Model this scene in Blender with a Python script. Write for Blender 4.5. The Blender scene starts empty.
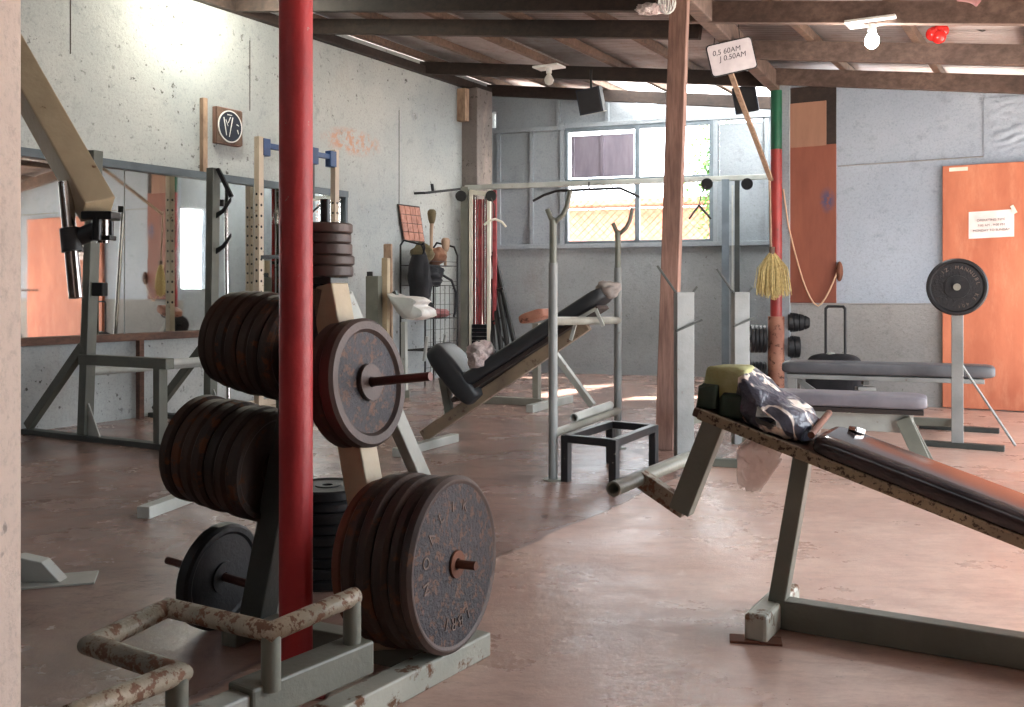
import bpy, bmesh, math, random
from mathutils import Vector as V, Matrix, noise as mnoise
random.seed(7)
S = bpy.context.scene
C = S.collection
CAMH, FPX, HX, HY = 1.1, 1000.0, 512.0, 292.0

# ------------------------------------------------------------------ places
def W(px, py, d):
    return V(((px-HX)/FPX*d, d, CAMH+(HY-py)/FPX*d))
def G(px, py):
    d = CAMH*FPX/(py-HY)
    return V(((px-HX)/FPX*d, d, 0))
U = V((.5, .866, 0)); N = V((.866, -.5, 0))
CO = V((-.306, 13.92, 0))                       # far corner of the left-hand wall
def K(k, s, z=0.0):                             # k metres back along the wall, s metres out from it
    return CO-U*k+N*s+V((0, 0, z))
def ks(p):
    q = p-CO
    return -(q.x*U.x+q.y*U.y), q.x*N.x+q.y*N.y
BD = V((.942, -.335, 0))                        # direction of the far wall
BN = V((-.335, -.942, 0))                       # its face, towards the room
def B(a, z, o=0.0):
    return CO+BD*a+BN*o+V((0, 0, z))
def raft(s): return 3.83-.14*s
COLP = V((2.71, 10.3, 0))                       # foot of the red and green column
KC, SC = ks(COLP)
def R(s2, z, o=0.0):                            # along the partition wall, from the column
    return COLP+N*s2-U*o+V((0, 0, z))
Z = V((0, 0, 1))

# ------------------------------------------------------------------ mesh building
class MB:
    def __init__(s): s.v=[]; s.f=[]; s.sm=[]; s.mk=[]
    def use(s,m): s.mk.append((len(s.f),m)); return s
    def raw(s, vs, fs, smooth=False):
        o=len(s.v); s.v += [V(p) for p in vs]
        for f in fs: s.f.append([i+o for i in f]); s.sm.append(smooth)
        return s
    def box(s, c, size, M=None):
        c=V(c); h=[x/2 for x in size]; vs=[]
        for x in (-1,1):
            for y in (-1,1):
                for z in (-1,1):
                    p=V((x*h[0],y*h[1],z*h[2]))
                    vs.append(c+(M@p if M else p))
        return s.raw(vs,[(0,1,3,2),(4,6,7,5),(0,4,5,1),(2,3,7,6),(0,2,6,4),(1,5,7,3)])
    def bar(s, p0, p1, w, h=None, up=Z, n0=None, n1=None):
        """square bar p0->p1; w along side, h along up-ish"""
        p0=V(p0); p1=V(p1); h=h or w
        d=(p1-p0).normalized()
        if abs(d.dot(up))>.98: up=U if abs(d.dot(U))<.9 else N
        a=d.cross(up).normalized(); b=a.cross(d).normalized()
        vs=[]
        for p in (p0,p1):
            for i,j in ((-1,-1),(1,-1),(1,1),(-1,1)): vs.append(p+a*i*w/2+b*j*h/2)
        return s.raw(vs,[(3,2,1,0),(4,5,6,7),(0,1,5,4),(1,2,6,5),(2,3,7,6),(3,0,4,7)])
    def tube(s, pts, r, n=14, hollow=0, taper=None):
        pts=[V(p) for p in pts]; m=len(pts); o=len(s.v)
        t0=(pts[1]-pts[0]).normalized()
        a=t0.orthogonal().normalized(); prev=t0
        for i,p in enumerate(pts):
            if i==0: t=t0; tt=t0
            elif i==m-1: t=(pts[i]-pts[i-1]).normalized(); tt=t
            else:
                d1=(pts[i]-pts[i-1]).normalized(); d2=(pts[i+1]-pts[i]).normalized()
                tt=(d1+d2).normalized(); t=tt
            q=prev.rotation_difference(tt); a=(q@a); a=(a-tt*a.dot(tt)).normalized(); prev=tt
            b=tt.cross(a)
            sc=1.0; bis=None
            if 0<i<m-1:
                cosn=max(.35,d1.dot(tt)); bis=(d2-d1)
                if bis.length>1e-5: bis.normalize(); sc=1/cosn
                else: bis=None
            rr=r if taper is None else r*taper[i]
            for k in range(n):
                an=2*math.pi*k/n; o_=(a*math.cos(an)+b*math.sin(an))*rr
                if bis is not None: o_=o_+bis*o_.dot(bis)*(sc-1)
                s.v.append(p+o_)
        for i in range(m-1):
            for k in range(n):
                k2=(k+1)%n
                s.f.append([o+i*n+k,o+i*n+k2,o+(i+1)*n+k2,o+(i+1)*n+k]); s.sm.append(True)
        if hollow:
            for e,(i,dr) in enumerate(((0,t0),(m-1,(pts[-1]-pts[-2]).normalized()*-1))):
                ring=s.v[o+i*n:o+i*n+n]; c=pts[i]
                b0=len(s.v)
                s.v+=[V(p) for p in ring]; s.v+=[c+(p-c)*hollow for p in ring]; s.v+=[c+(p-c)*hollow+dr*r*3 for p in ring]
                for k in range(n):
                    k2=(k+1)%n
                    s.f.append([b0+k,b0+k2,b0+n+k2,b0+n+k]); s.sm.append(False)
                    s.f.append([b0+n+k,b0+n+k2,b0+2*n+k2,b0+2*n+k]); s.sm.append(True)
                s.f.append([b0+2*n+k for k in range(n)]); s.sm.append(False)
        else:
            b0=len(s.v); s.v+=[V(p) for p in s.v[o:o+n]]; s.f.append([b0+k for k in range(n)][::-1]); s.sm.append(False)
            b0=len(s.v); s.v+=[V(p) for p in s.v[o+(m-1)*n:o+m*n]]; s.f.append([b0+k for k in range(n)]); s.sm.append(False)
        return s
    def lathe(s, prof, M=None, n=48, smooth=False):
        """prof [(r,z)] about local z; sharp between segments unless smooth"""
        M=M or Matrix()
        def ring(r,z):
            b=len(s.v)
            for k in range(n):
                an=2*math.pi*k/n; s.v.append(M@V((r*math.cos(an),r*math.sin(an),z)))
            return b
        rings=None
        for i in range(len(prof)-1):
            if smooth and rings is not None: b0=rings
            else: b0=ring(*prof[i])
            b1=ring(*prof[i+1]); rings=b1
            for k in range(n):
                k2=(k+1)%n; s.f.append([b0+k,b0+k2,b1+k2,b1+k]); s.sm.append(True)
        return s
    def grid(s, fn, nu, nv, smooth=True, closeu=False):
        o=len(s.v)
        for i in range(nu+1):
            for j in range(nv+1): s.v.append(V(fn(i/nu,j/nv)))
        for i in range(nu):
            for j in range(nv):
                a=o+i*(nv+1)+j; s.f.append([a,a+1,a+nv+2,a+nv+1]); s.sm.append(smooth)
        return s
    def prism(s, poly, d, M=None):
        """poly [(x,y)] extruded along local z from 0 to d"""
        M=M or Matrix(); n=len(poly); o=len(s.v)
        s.v+=[M@V((x,y,0)) for x,y in poly]+[M@V((x,y,d)) for x,y in poly]
        s.f.append([o+i for i in range(n)][::-1]); s.f.append([o+n+i for i in range(n)]); s.sm+= [False,False]
        for i in range(n):
            j=(i+1)%n; s.f.append([o+i,o+j,o+n+j,o+n+i]); s.sm.append(False)
        return s
    def ball(s, c, r, M=None, nu=14, nv=10):
        c=V(c); r=r if hasattr(r,'__len__') else (r,r,r)
        def fn(u,v):
            t=2*math.pi*u; p=math.pi*v
            q=V((r[0]*math.sin(p)*math.cos(t), r[1]*math.sin(p)*math.sin(t), r[2]*math.cos(p)))
            return c+(M@q if M else q)
        return s.grid(fn,nu,nv)
    def build(s, name, m, parent=None, bev=0, seg=2, kind=None, label=None, smoothall=False, angle=35, loc=None):
        me=bpy.data.meshes.new(name)
        base=V(parent['_o']) if parent is not None and '_o' in parent else (V(loc) if loc is not None else V((0,0,0)))
        me.from_pydata([tuple(p-base) for p in s.v],[],s.f)
        me.polygons.foreach_set('use_smooth',[True if smoothall else x for x in s.sm])
        if s.mk:
            mats=[m]+[q for _,q in s.mk]; ii=[0]*len(s.f)
            for j,(st,_) in enumerate(s.mk):
                for x in range(st,len(s.f)): ii[x]=j+1
            me.polygons.foreach_set('material_index',ii)
        bm=bmesh.new(); bm.from_mesh(me)
        bmesh.ops.remove_doubles(bm,verts=bm.verts,dist=1e-6) if smoothall else None
        bmesh.ops.recalc_face_normals(bm,faces=bm.faces); bm.to_mesh(me); bm.free()
        for q in [m]+[q for _,q in s.mk]: me.materials.append(MT[q])
        o=bpy.data.objects.new(name,me); C.objects.link(o)
        if parent is not None: o.parent=parent
        elif loc is not None: o.location=loc
        if parent is None: o['_o']=tuple(base)
        elif '_o' in parent: o['_o']=tuple(parent['_o'])
        if bev:
            b=o.modifiers.new('edge','BEVEL'); b.width=bev; b.segments=seg; b.limit_method='ANGLE'; b.angle_limit=math.radians(angle)
        if kind: o['kind']=kind
        if label: o['label']=label
        return o

def tag(o,label,cat,group=None,kind=None):
    o['label']=label; o['category']=cat
    if group: o['group']=group
    if kind: o['kind']=kind
    return o
def thing(name,label,cat,loc,group=None):
    o=bpy.data.objects.new(name,None); C.objects.link(o); o.location=loc; o.empty_display_size=.1
    o['_o']=tuple(loc); return tag(o,label,cat,group)
def axis_matrix(p, d, twist=0.0):
    """local z along d, at p"""
    d=V(d).normalized(); x=(Z.cross(d)); x=x.normalized() if x.length>1e-4 else V((1,0,0)); y=d.cross(x)
    M=Matrix((x,y,d)).transposed().to_4x4(); M.translation=V(p)
    return M@Matrix.Rotation(twist,4,'Z')
def text_mesh(txt, size, depth=.002):
    cu=bpy.data.curves.new('t','FONT'); cu.body=txt; cu.size=size; cu.extrude=depth; cu.align_x='CENTER'; cu.align_y='CENTER'
    o=bpy.data.objects.new('t',cu); C.objects.link(o)
    dg=bpy.context.evaluated_depsgraph_get(); me=bpy.data.meshes.new_from_object(o.evaluated_get(dg))
    vs=[v.co.copy() for v in me.vertices]; fs=[list(p.vertices) for p in me.polygons]
    bpy.data.objects.remove(o); bpy.data.curves.remove(cu); bpy.data.meshes.remove(me)
    return vs,fs

# ------------------------------------------------------------------ materials
def lin(c):
    r=[]
    for x in c:
        x/=255; r.append(x/12.92 if x<=.04045 else ((x+.055)/1.055)**2.4)
    return (*r,1)
MT={}
class NT:
    def __init__(s,name):
        m=bpy.data.materials.new(name); m.use_nodes=True; s.m=m; s.t=m.node_tree; s.b=s.t.nodes['Principled BSDF']; MT[name]=m
        s.tc=s.t.nodes.new('ShaderNodeTexCoord').outputs['Object']
        s.oi=s.t.nodes.new('ShaderNodeObjectInfo')
    def n(s,ty,**k):
        x=s.t.nodes.new(ty)
        for a,b in k.items():
            if a in x.inputs: 
                if hasattr(b,'is_output') or isinstance(b,bpy.types.NodeSocket): s.t.links.new(b,x.inputs[a])
                else: x.inputs[a].default_value=b
            else: setattr(x,a,b)
        return x
    def l(s,a,b): s.t.links.new(a,b)
    def vec(s,sc=(1,1,1),rot=(0,0,0),rnd=False):
        x=s.n('ShaderNodeMapping'); s.l(s.tc,x.inputs[0]); x.inputs['Scale'].default_value=sc; x.inputs['Rotation'].default_value=rot
        if rnd:
            c=s.n('ShaderNodeCombineXYZ'); q=s.n('ShaderNodeMath',operation='MULTIPLY'); s.l(s.oi.outputs['Random'],q.inputs[0]); q.inputs[1].default_value=37
            for i in range(3): s.l(q.outputs[0],c.inputs[i])
            s.l(c.outputs[0],x.inputs['Location'])
        return x.outputs[0]
    def noise(s,scale,detail=4,rough=.55,vec=None,lo=.35,hi=.65):
        x=s.n('ShaderNodeTexNoise'); x.inputs['Scale'].default_value=scale; x.inputs['Detail'].default_value=detail; x.inputs['Roughness'].default_value=rough
        s.l(vec or s.tc,x.inputs['Vector'])
        return s.ramp(x.outputs['Fac'],lo,hi)
    def ramp(s,f,lo,hi):
        r=s.n('ShaderNodeMapRange'); s.l(f,r.inputs[0]); r.inputs[1].default_value=lo; r.inputs[2].default_value=hi; return r.outputs[0]
    def mix(s,f,a,b):
        x=s.n('ShaderNodeMix',data_type='RGBA')
        for v,i in ((f,0),(a,6),(b,7)):
            if isinstance(v,bpy.types.NodeSocket): s.l(v,x.inputs[i])
            elif i==0: x.inputs[0].default_value=v
            else: x.inputs[i].default_value=lin(v)
        return x.outputs[2]
    def mul(s,a,b):
        x=s.n('ShaderNodeMath',operation='MULTIPLY')
        for v,i in ((a,0),(b,1)):
            if isinstance(v,bpy.types.NodeSocket): s.l(v,x.inputs[i])
            else: x.inputs[i].default_value=v
        return x.outputs[0]
    def color(s,c): 
        if isinstance(c,bpy.types.NodeSocket): s.l(c,s.b.inputs['Base Color'])
        else: s.b.inputs['Base Color'].default_value=lin(c)
    def rough(s,r,f=None,r2=None):
        if f is None: s.b.inputs['Roughness'].default_value=r
        else:
            x=s.n('ShaderNodeMapRange'); s.l(f,x.inputs[0]); x.inputs[3].default_value=r; x.inputs[4].default_value=r2; s.l(x.outputs[0],s.b.inputs['Roughness'])
    def bump(s,f,strength=.3,dist=.01):
        x=s.n('ShaderNodeBump'); x.inputs['Strength'].default_value=strength; x.inputs['Distance'].default_value=dist; s.l(f,x.inputs['Height']); s.l(x.outputs[0],s.b.inputs['Normal'])

def paint(name,c,c2,chip=None,amount=.62,rough=.45,scale=14,metal=0,bump=.25,rnd=False,fine=60):
    t=NT(name); v=t.vec(rnd=rnd)
    col=t.mix(t.noise(3.5,5,vec=v),c,c2)
    n2=t.noise(scale,8,.7,vec=v,lo=amount,hi=amount+.05)
    if chip: col=t.mix(n2,col,chip)
    t.color(col); t.rough(rough,n2,min(1,rough+.35)); t.b.inputs['Metallic'].default_value=metal
    if bump: t.bump(t.noise(fine,4,vec=v,lo=.2,hi=.8),bump,.004)
    return t
def plain(name,c,rough=.5,metal=0,c2=None,sc=6,bump=0,bs=60):
    t=NT(name)
    t.color(t.mix(t.noise(sc,4),c,c2) if c2 else c); t.rough(rough); t.b.inputs['Metallic'].default_value=metal
    if bump: t.bump(t.noise(bs,4,lo=.2,hi=.8),bump,.005)
    return t
paint('tube_grey',(118,119,108),(98,100,90),(96,66,48),.66)
paint('tube_light',(176,178,172),(150,152,145),(112,82,62),.64)
paint('tube_olive',(98,100,90),(80,82,74),(84,60,46),.66)
paint('frame_slate',(84,94,100),(68,76,82),(90,66,54),.66)
paint('tube_steel',(136,138,136),(114,116,114),(96,72,58),.65)
paint('tube_brown',(142,124,102),(110,94,78),(84,60,46),.58)
paint('tube_mid',(146,144,134),(120,118,108),(100,74,58),.64)
paint('tube_pale',(188,186,172),(160,160,148),(110,76,52),.55,scale=9)
paint('tube_dark',(66,70,66),(48,50,48),(80,58,44),.66)
paint('tube_blue_grey',(112,124,132),(92,102,110),(90,70,60),.68)
paint('pipe_worn',(168,152,130),(112,110,98),(108,74,54),.51,scale=36,bump=.5)
paint('tan_arm',(190,172,142),(160,142,116),(110,80,54),.66)
paint('red_paint',(184,48,50),(152,36,40),(150,140,130),.655,rough=.5,scale=26)
paint('dull_red',(166,52,48),(130,40,38),(92,66,54),.62)
paint('green_paint',(16,92,62),(12,72,50),(60,60,50),.7)
paint('iron_rust',(74,54,44),(50,40,36),(104,68,48),.56,rough=.55,scale=10,metal=.25,bump=.35,rnd=True)
paint('iron_brown',(78,62,56),(58,47,44),(112,78,58),.62,rough=.5,scale=9,metal=.25,bump=.25,rnd=True)
paint('iron_face',(54,51,56),(40,38,42),(116,92,80),.53,rough=.5,scale=40,metal=.3,bump=.9,fine=90)
paint('iron_black',(30,30,33),(22,22,25),(60,52,48),.7,rough=.45,scale=20,metal=.2,rnd=True)
paint('peeled_red',(168,118,96),(136,84,68),(96,64,52),.55,rough=.7)
paint('rust',(120,72,50),(86,52,40),(60,44,38),.6,rough=.7,metal=.2)
paint('peg_steel',(96,60,52),(70,44,40),(130,100,86),.66,rough=.4,metal=.5)
paint('black_paint',(34,34,36),(26,26,28),(176,170,158),.64,rough=.4,scale=20)
paint('perforated_white',(206,190,168),(182,166,146),(120,78,58),.62,scale=12)
paint('cream_paint',(238,234,218),(218,212,194),(130,100,80),.68)
paint('cast_letters',(128,108,98),(90,76,70),(70,58,54),.6,metal=.3)
paint('board_edge',(150,134,108),(116,100,80),(64,50,42),.53,rough=.7,scale=60)
paint('iron_black_face',(26,26,29),(20,20,23),(70,60,62),.6,rough=.4,scale=50,metal=.2,bump=.7,fine=80)
plain('blue_paint',(28,62,112),.4,c2=(20,48,90))
plain('chrome',(190,185,182),.16,1.0,c2=(150,142,140))
plain('black_steel',(20,20,22),.35,.3,c2=(34,32,32))
plain('black_rubber',(26,26,28),.5,c2=(38,38,40))
plain('black_vinyl',(44,46,48),.5,c2=(34,35,37),bump=.15,bs=30)
plain('gloss_vinyl',(66,58,58),.13,c2=(46,42,44),bump=.03,bs=8)
plain('dark_grey_vinyl',(88,89,93),.5,c2=(72,73,77),bump=.15,bs=14)
plain('grey_vinyl',(124,120,126),.5,c2=(104,101,108),bump=.15,bs=14)
plain('white_vinyl',(226,222,216),.3,c2=(190,184,178),bump=.3,bs=12)
plain('plastic_black',(24,24,27),.55,c2=(34,34,38))
plain('fabric_black',(22,22,26),.9,c2=(36,36,40),bump=.4,bs=80)
plain('fabric_olive',(116,104,76),.9,c2=(84,74,54),bump=.5,bs=40)
plain('fabric_brown',(140,98,74),.9,c2=(104,70,54),bump=.5,bs=40)
plain('fabric_grey',(146,136,128),.9,c2=(116,108,104),bump=.5,bs=30)
plain('fabric_pink',(196,150,150),.85,c2=(150,90,90),bump=.5,bs=30)
plain('foam_green',(172,170,124),.85,c2=(160,156,104),sc=20,bump=.3,bs=120)
plain('foam_dark',(40,58,42),.6,c2=(28,42,30),sc=8,bump=.3)
plain('white_plastic',(226,226,222),.4)
plain('straw',(204,184,128),.8,c2=(168,146,92),sc=40)
plain('rope_tan',(206,170,140),.8)
plain('speaker_dark',(34,42,58),.6,c2=(26,32,44))
plain('letter_black',(40,36,40),.7)
plain('marker_ink',(44,38,46),.7)
plain('paper',(238,226,222),.8,c2=(226,210,206))
plain('board_white',(190,180,180),.5,c2=(172,162,164))
plain('stack_black',(20,20,24),.4,.2)
plain('tile_copper',(188,128,104),.45,c2=(150,92,72),sc=14)
plain('red_strip',(168,70,74),.5,c2=(128,46,52),sc=9)
plain('leaf_green',(96,140,60),.7,c2=(60,100,36),sc=6)
plain('pink_block',(220,190,176),.9,c2=(200,168,154))
plain('brick_pink',(206,146,122),.9,c2=(188,124,102),sc=9)
plain('concrete_pale',(196,190,182),.9,c2=(176,170,162),sc=1.5)
plain('wire',(60,56,54),.5,.4)
plain('wire_rust',(170,120,90),.6)
# timbers
def wood(name,c,c2,rough=.75,sc=(2,2,26)):
    t=NT(name); v=t.vec(sc)
    f=t.noise(2.2,6,.65,vec=v); g=t.noise(1.2,3)
    t.color(t.mix(g,t.mix(f,c,c2),t.mix(f,c2,tuple(int(x*.75) for x in c2)))); t.rough(rough); t.bump(f,.3,.004)
wood('wood_brown',(126,100,84),(94,74,62),sc=(9,9,9))
wood('wood_post',(166,130,115),(130,98,86),sc=(24,24,2))
wood('wood_beam',(126,104,92),(92,74,66),sc=(5,9,9))
wood('wood_dark',(66,50,42),(44,34,30),sc=(6,9,9))
wood('wood_tan',(190,164,140),(154,126,104),sc=(10,10,3))
wood('wood_ledge',(128,92,74),(92,64,52),sc=(5,5,14))
# bulb and red lamp
def glow(name,c,st):
    t=NT(name); t.color(c); t.b.inputs['Emission Color'].default_value=lin(c); t.b.inputs['Emission Strength'].default_value=st; return t
glow('bulb_lit',(255,250,245),60)
plain('bulb_off',(220,214,206),.25)
t=glow('red_lamp',(206,40,36),.12); t.rough(.25)
# mirror
t=NT('mirror'); t.color((206,206,200)); t.b.inputs['Metallic'].default_value=1; t.rough(.008,t.noise(3,4),.04); t.bump(t.noise(1.1,2),.012,.02)
# translucent bag
t=NT('clear_bag'); t.color((232,206,196)); t.rough(.15); t.b.inputs['Alpha'].default_value=.55; t.bump(t.noise(9,4),.8,.02)
t=NT('tissue'); t.color(t.mix(t.noise(20,4),(240,226,222),(206,184,182))); t.rough(.5); t.bump(t.noise(30,4),.8,.02)
# marbled sheet
t=NT('marbled_sheet'); v=t.vec((1,1,1)); n1=t.n('ShaderNodeTexNoise'); n1.inputs['Scale'].default_value=5; n1.inputs['Detail'].default_value=3; t.l(v,n1.inputs['Vector'])
n1.inputs['Distortion'].default_value=1.2
a=t.n('ShaderNodeMath',operation='SUBTRACT'); t.l(n1.outputs['Fac'],a.inputs[0]); a.inputs[1].default_value=.5
b=t.n('ShaderNodeMath',operation='ABSOLUTE'); t.l(a.outputs[0],b.inputs[0])
ve=t.ramp(b.outputs[0],.036,.016)
t.color(t.mix(ve,t.mix(t.noise(5,4),(86,84,94),(62,62,74)),(236,220,208))); t.rough(.35); t.bump(t.noise(10,4),.5,.02)
# left-hand wall: pitted plaster
def plaster(name,c,c2,stain,sd=1.0,rough=.85,pit=.62,panel=False):
    t=NT(name); col=t.mix(t.noise(.55,5,.6),c,c2)
    col=t.mix(t.mul(t.noise(7,8,.75,lo=.55,hi=.75),.55),col,tuple(int(x*.72) for x in c2))
    st=t.noise(.9,6,.7,vec=t.vec((1,1,.35)),lo=.56,hi=.74); col=t.mix(t.mul(st,.55*sd),col,stain)
    p=t.noise(17,5,.6,lo=pit,hi=pit+.05); m=t.noise(.8,3,lo=.42,hi=.6)
    pm=t.mul(p,m); col=t.mix(t.mul(pm,.9),col,(62,56,52))
    col=t.mix(t.mul(t.noise(46,6,.8,lo=.5,hi=.72),.45),col,tuple(int(x*.66) for x in c2))
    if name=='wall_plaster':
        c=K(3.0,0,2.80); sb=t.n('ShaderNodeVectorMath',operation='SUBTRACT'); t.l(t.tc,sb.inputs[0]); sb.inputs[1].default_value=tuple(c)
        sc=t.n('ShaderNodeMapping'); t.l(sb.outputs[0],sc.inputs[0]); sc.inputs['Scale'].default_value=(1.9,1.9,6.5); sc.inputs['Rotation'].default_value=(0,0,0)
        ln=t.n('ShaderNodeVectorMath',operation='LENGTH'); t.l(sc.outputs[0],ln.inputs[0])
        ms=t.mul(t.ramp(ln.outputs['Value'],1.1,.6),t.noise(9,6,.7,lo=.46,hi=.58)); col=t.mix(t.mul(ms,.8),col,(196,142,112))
    t.color(col); t.rough(rough); t.bump(t.noise(26,6,.7,lo=.2,hi=.8),.35,.012); return t,col
plaster('wall_plaster',(184,186,182),(156,162,163),(150,138,124))
plaster('wall_lower',(162,161,159),(136,135,133),(138,116,100),1.2,pit=.66)
plaster('wall_sheet',(158,165,172),(136,144,150),(138,130,126),.6,rough=.6,pit=.7)
plaster('wall_sky_sheet',(170,180,192),(148,160,174),(150,146,140),.7,rough=.6,pit=.69)
plaster('wall_far_plaster',(158,163,166),(134,138,140),(130,112,98),.9,pit=.67)
plaster('wall_dim',(120,100,86),(96,80,70),(80,66,58),.9)
plaster('column_concrete',(152,142,136),(122,114,110),(192,172,160),1.6,pit=.58)
plaster('pillar_wash',(224,206,194),(208,188,176),(178,150,136),.7,pit=.66)
# floor
t=NT('floor_concrete'); v=t.vec((1,1,1))
c1=t.mix(t.noise(.45,6,.65,lo=.38,hi=.62),(205,170,153),(176,144,131))
c1=t.mix(t.mul(t.noise(2.3,8,.7,lo=.45,hi=.7),.6),c1,(224,196,178))
c1=t.mix(t.mul(t.noise(1.1,7,.75,vec=t.vec((1,2.2,1),(0,0,.5)),lo=.54,hi=.72),.7),c1,(150,118,106))
c1=t.mix(t.mul(t.noise(24,5,.7,lo=.64,hi=.72),.7),c1,(96,72,64))
c1=t.mix(t.mul(t.noise(7,9,.78,vec=t.vec((1,2.6,1),(0,0,.45)),lo=.46,hi=.66),.5),c1,(150,112,98))
c1=t.mix(t.mul(t.noise(11,9,.8,vec=t.vec((1,2.2,1),(0,0,-.3)),lo=.54,hi=.7),.5),c1,(216,186,168))
sx=t.n('ShaderNodeSeparateXYZ'); t.l(t.tc,sx.inputs[0])
d1=t.n('ShaderNodeVectorMath',operation='DOT_PRODUCT'); t.l(t.tc,d1.inputs[0]); d1.inputs[1].default_value=(.866,-.5,0)
nz=t.n('ShaderNodeTexNoise'); nz.inputs['Scale'].default_value=3; nz.inputs['Detail'].default_value=5; t.l(t.tc,nz.inputs['Vector'])
ad=t.n('ShaderNodeMath',operation='MULTIPLY_ADD'); t.l(nz.outputs['Fac'],ad.inputs[0]); ad.inputs[1].default_value=.10; t.l(d1.outputs['Value'],ad.inputs[2])
S0=5.1+(-.306*.866-13.92*.5)+.05
lf=t.ramp(ad.outputs[0],S0+.02,S0-.02)
c1=t.mix(t.mul(lf,.80),c1,t.mix(t.noise(1.6,7,.7),(148,118,108),(112,90,84)))
jl=t.n('ShaderNodeMath',operation='SUBTRACT'); t.l(ad.outputs[0],jl.inputs[0]); jl.inputs[1].default_value=S0
jb=t.n('ShaderNodeMath',operation='ABSOLUTE'); t.l(jl.outputs[0],jb.inputs[0])
c1=t.mix(t.mul(t.ramp(jb.outputs[0],.022,.004),.6),c1,(92,76,72))
t.color(c1); f=t.noise(1.4,7,.7,lo=.4,hi=.64); fr_=t.n('ShaderNodeMapRange'); t.l(f,fr_.inputs[0]); fr_.inputs[3].default_value=.24; fr_.inputs[4].default_value=.48
fg=t.n('ShaderNodeMapRange'); t.l(f,fg.inputs[0]); fg.inputs[3].default_value=.13; fg.inputs[4].default_value=.34
fm=t.n('ShaderNodeMix'); t.l(lf,fm.inputs[0]); t.l(fr_.outputs[0],fm.inputs[2]); t.l(fg.outputs[0],fm.inputs[3]); t.l(fm.outputs[0],t.b.inputs['Roughness']); t.b.inputs['Specular IOR Level'].default_value=.75; t.bump(t.noise(9,8,.7,lo=.2,hi=.8),.16,.02)
# plywood
t=NT('ply_orange'); f=t.noise(1.5,6,.65,vec=t.vec((2,2,.6))); g=t.noise(8,6,.7,vec=t.vec((1,1,.3)),lo=.5,hi=.75)
t.color(t.mix(t.mul(g,.4),t.mix(f,(198,120,88),(172,96,68)),(220,160,126))); t.rough(.6); t.bump(g,.15,.004)
t=NT('ply_brown'); f=t.noise(1.3,6,.65,vec=t.vec((2,2,.5)))
sb=t.n('ShaderNodeVectorMath',operation='SUBTRACT'); t.l(t.tc,sb.inputs[0]); sb.inputs[1].default_value=tuple(R(.53,2.02)-R(.42,.99,.02)); sc=t.n('ShaderNodeMapping'); t.l(sb.outputs[0],sc.inputs[0]); sc.inputs['Scale'].default_value=(9,9,5.5)
ln=t.n('ShaderNodeVectorMath',operation='LENGTH'); t.l(sc.outputs[0],ln.inputs[0]); bl=t.mul(t.ramp(ln.outputs['Value'],.8,.3),t.noise(14,5,.7,lo=.36,hi=.5))
t.color(t.mix(t.mul(bl,.85),t.mix(f,(150,88,68),(122,68,54)),(64,74,110))); t.rough(.6)
t=NT('ply_tan'); f=t.noise(1.3,6,.65,vec=t.vec((2,2,.5)))
t.color(t.mix(f,(164,122,100),(140,100,82))); t.rough(.6)
t=NT('shutter_panel'); f=t.noise(2,5,.6,vec=t.vec((2,2,.5)))
t.color(t.mix(f,(150,142,156),(122,114,128))); t.rough(.6)
# roofing iron
t=NT('added_clear_sheet'); t.color((236,232,222)); t.rough(.4)  # translucent sheet added to let sun down onto the alcove floor
tb=t.n('ShaderNodeBsdfTranslucent'); tb.inputs[0].default_value=(.84,.83,.80,1); ms=t.n('ShaderNodeMixShader'); ms.inputs[0].default_value=.85
t.l(t.b.outputs[0],ms.inputs[1]); t.l(tb.outputs[0],ms.inputs[2]); t.l(ms.outputs[0],t.t.nodes['Material Output'].inputs[0])
t=NT('roof_iron'); f=t.noise(1.0,6,.7,lo=.42,hi=.64); g=t.noise(5,6,.7,lo=.55,hi=.7)
t.color(t.mix(t.mul(g,.5),t.mix(f,(156,148,146),(124,116,114)),(134,98,80))); t.b.inputs['Metallic'].default_value=.35; t.rough(.45)

def struct(mb,name,m,bev=0,parent=None,**k): return mb.build(name,m,parent,bev,kind='structure',**k)
TRIM=[0]
def trim(mb,m,bev=.004):
    TRIM[0]+=1; return struct(mb,'trim_%d'%TRIM[0],m,bev)
def prim(name,s): return name
# ------------------------------------------------------------------ the setting
def slab(pts,z0,z1):
    m=MB(); n=len(pts); m.raw([(p.x,p.y,z0) for p in pts]+[(p.x,p.y,z1) for p in pts],
        [list(range(n))[::-1],list(range(n,2*n))]+[[i,(i+1)%n,n+(i+1)%n,n+i] for i in range(n)]); return m
SR=8.4; KN=15.2
struct(slab([K(-1.2,-.4),K(-1.2,SR+.35),K(KN,SR+.35),K(KN,-.4)],-.25,0),'floor','floor_concrete')
struct(slab([V((-60,-60,0)),V((60,-60,0)),V((60,70,0)),V((-60,70,0))],-.5,-.26),'ground','concrete_pale')

# left-hand wall
m=MB()
def wallbox(m,f,a0,a1,z0,z1,th=-.14,z1b=None):
    z1b=z1 if z1b is None else z1b
    p=[f(a0,z0,0),f(a1,z0,0),f(a1,z1b,0),f(a0,z1,0)]; q=[f(a0,z0,th),f(a1,z0,th),f(a1,z1b,th),f(a0,z1,th)]
    return m.raw(p+q,[(0,1,2,3),(7,6,5,4),(0,4,5,1),(1,5,6,2),(2,6,7,3),(3,7,4,0)])
fl=lambda a,z,o:K(a,o,z)
wallbox(m,fl,-.3,KN,0,3.99); struct(m,'wall_left','wall_plaster')
for k_,z0_,z1_ in ((2.12,1.9,3.3),(6.62,3.05,3.9),(4.60,2.9,3.6)): trim(MB().bar(K(k_,.001,z0_),K(k_,.001,z1_),.008,.006,up=N),'wood_dark',0)
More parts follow.
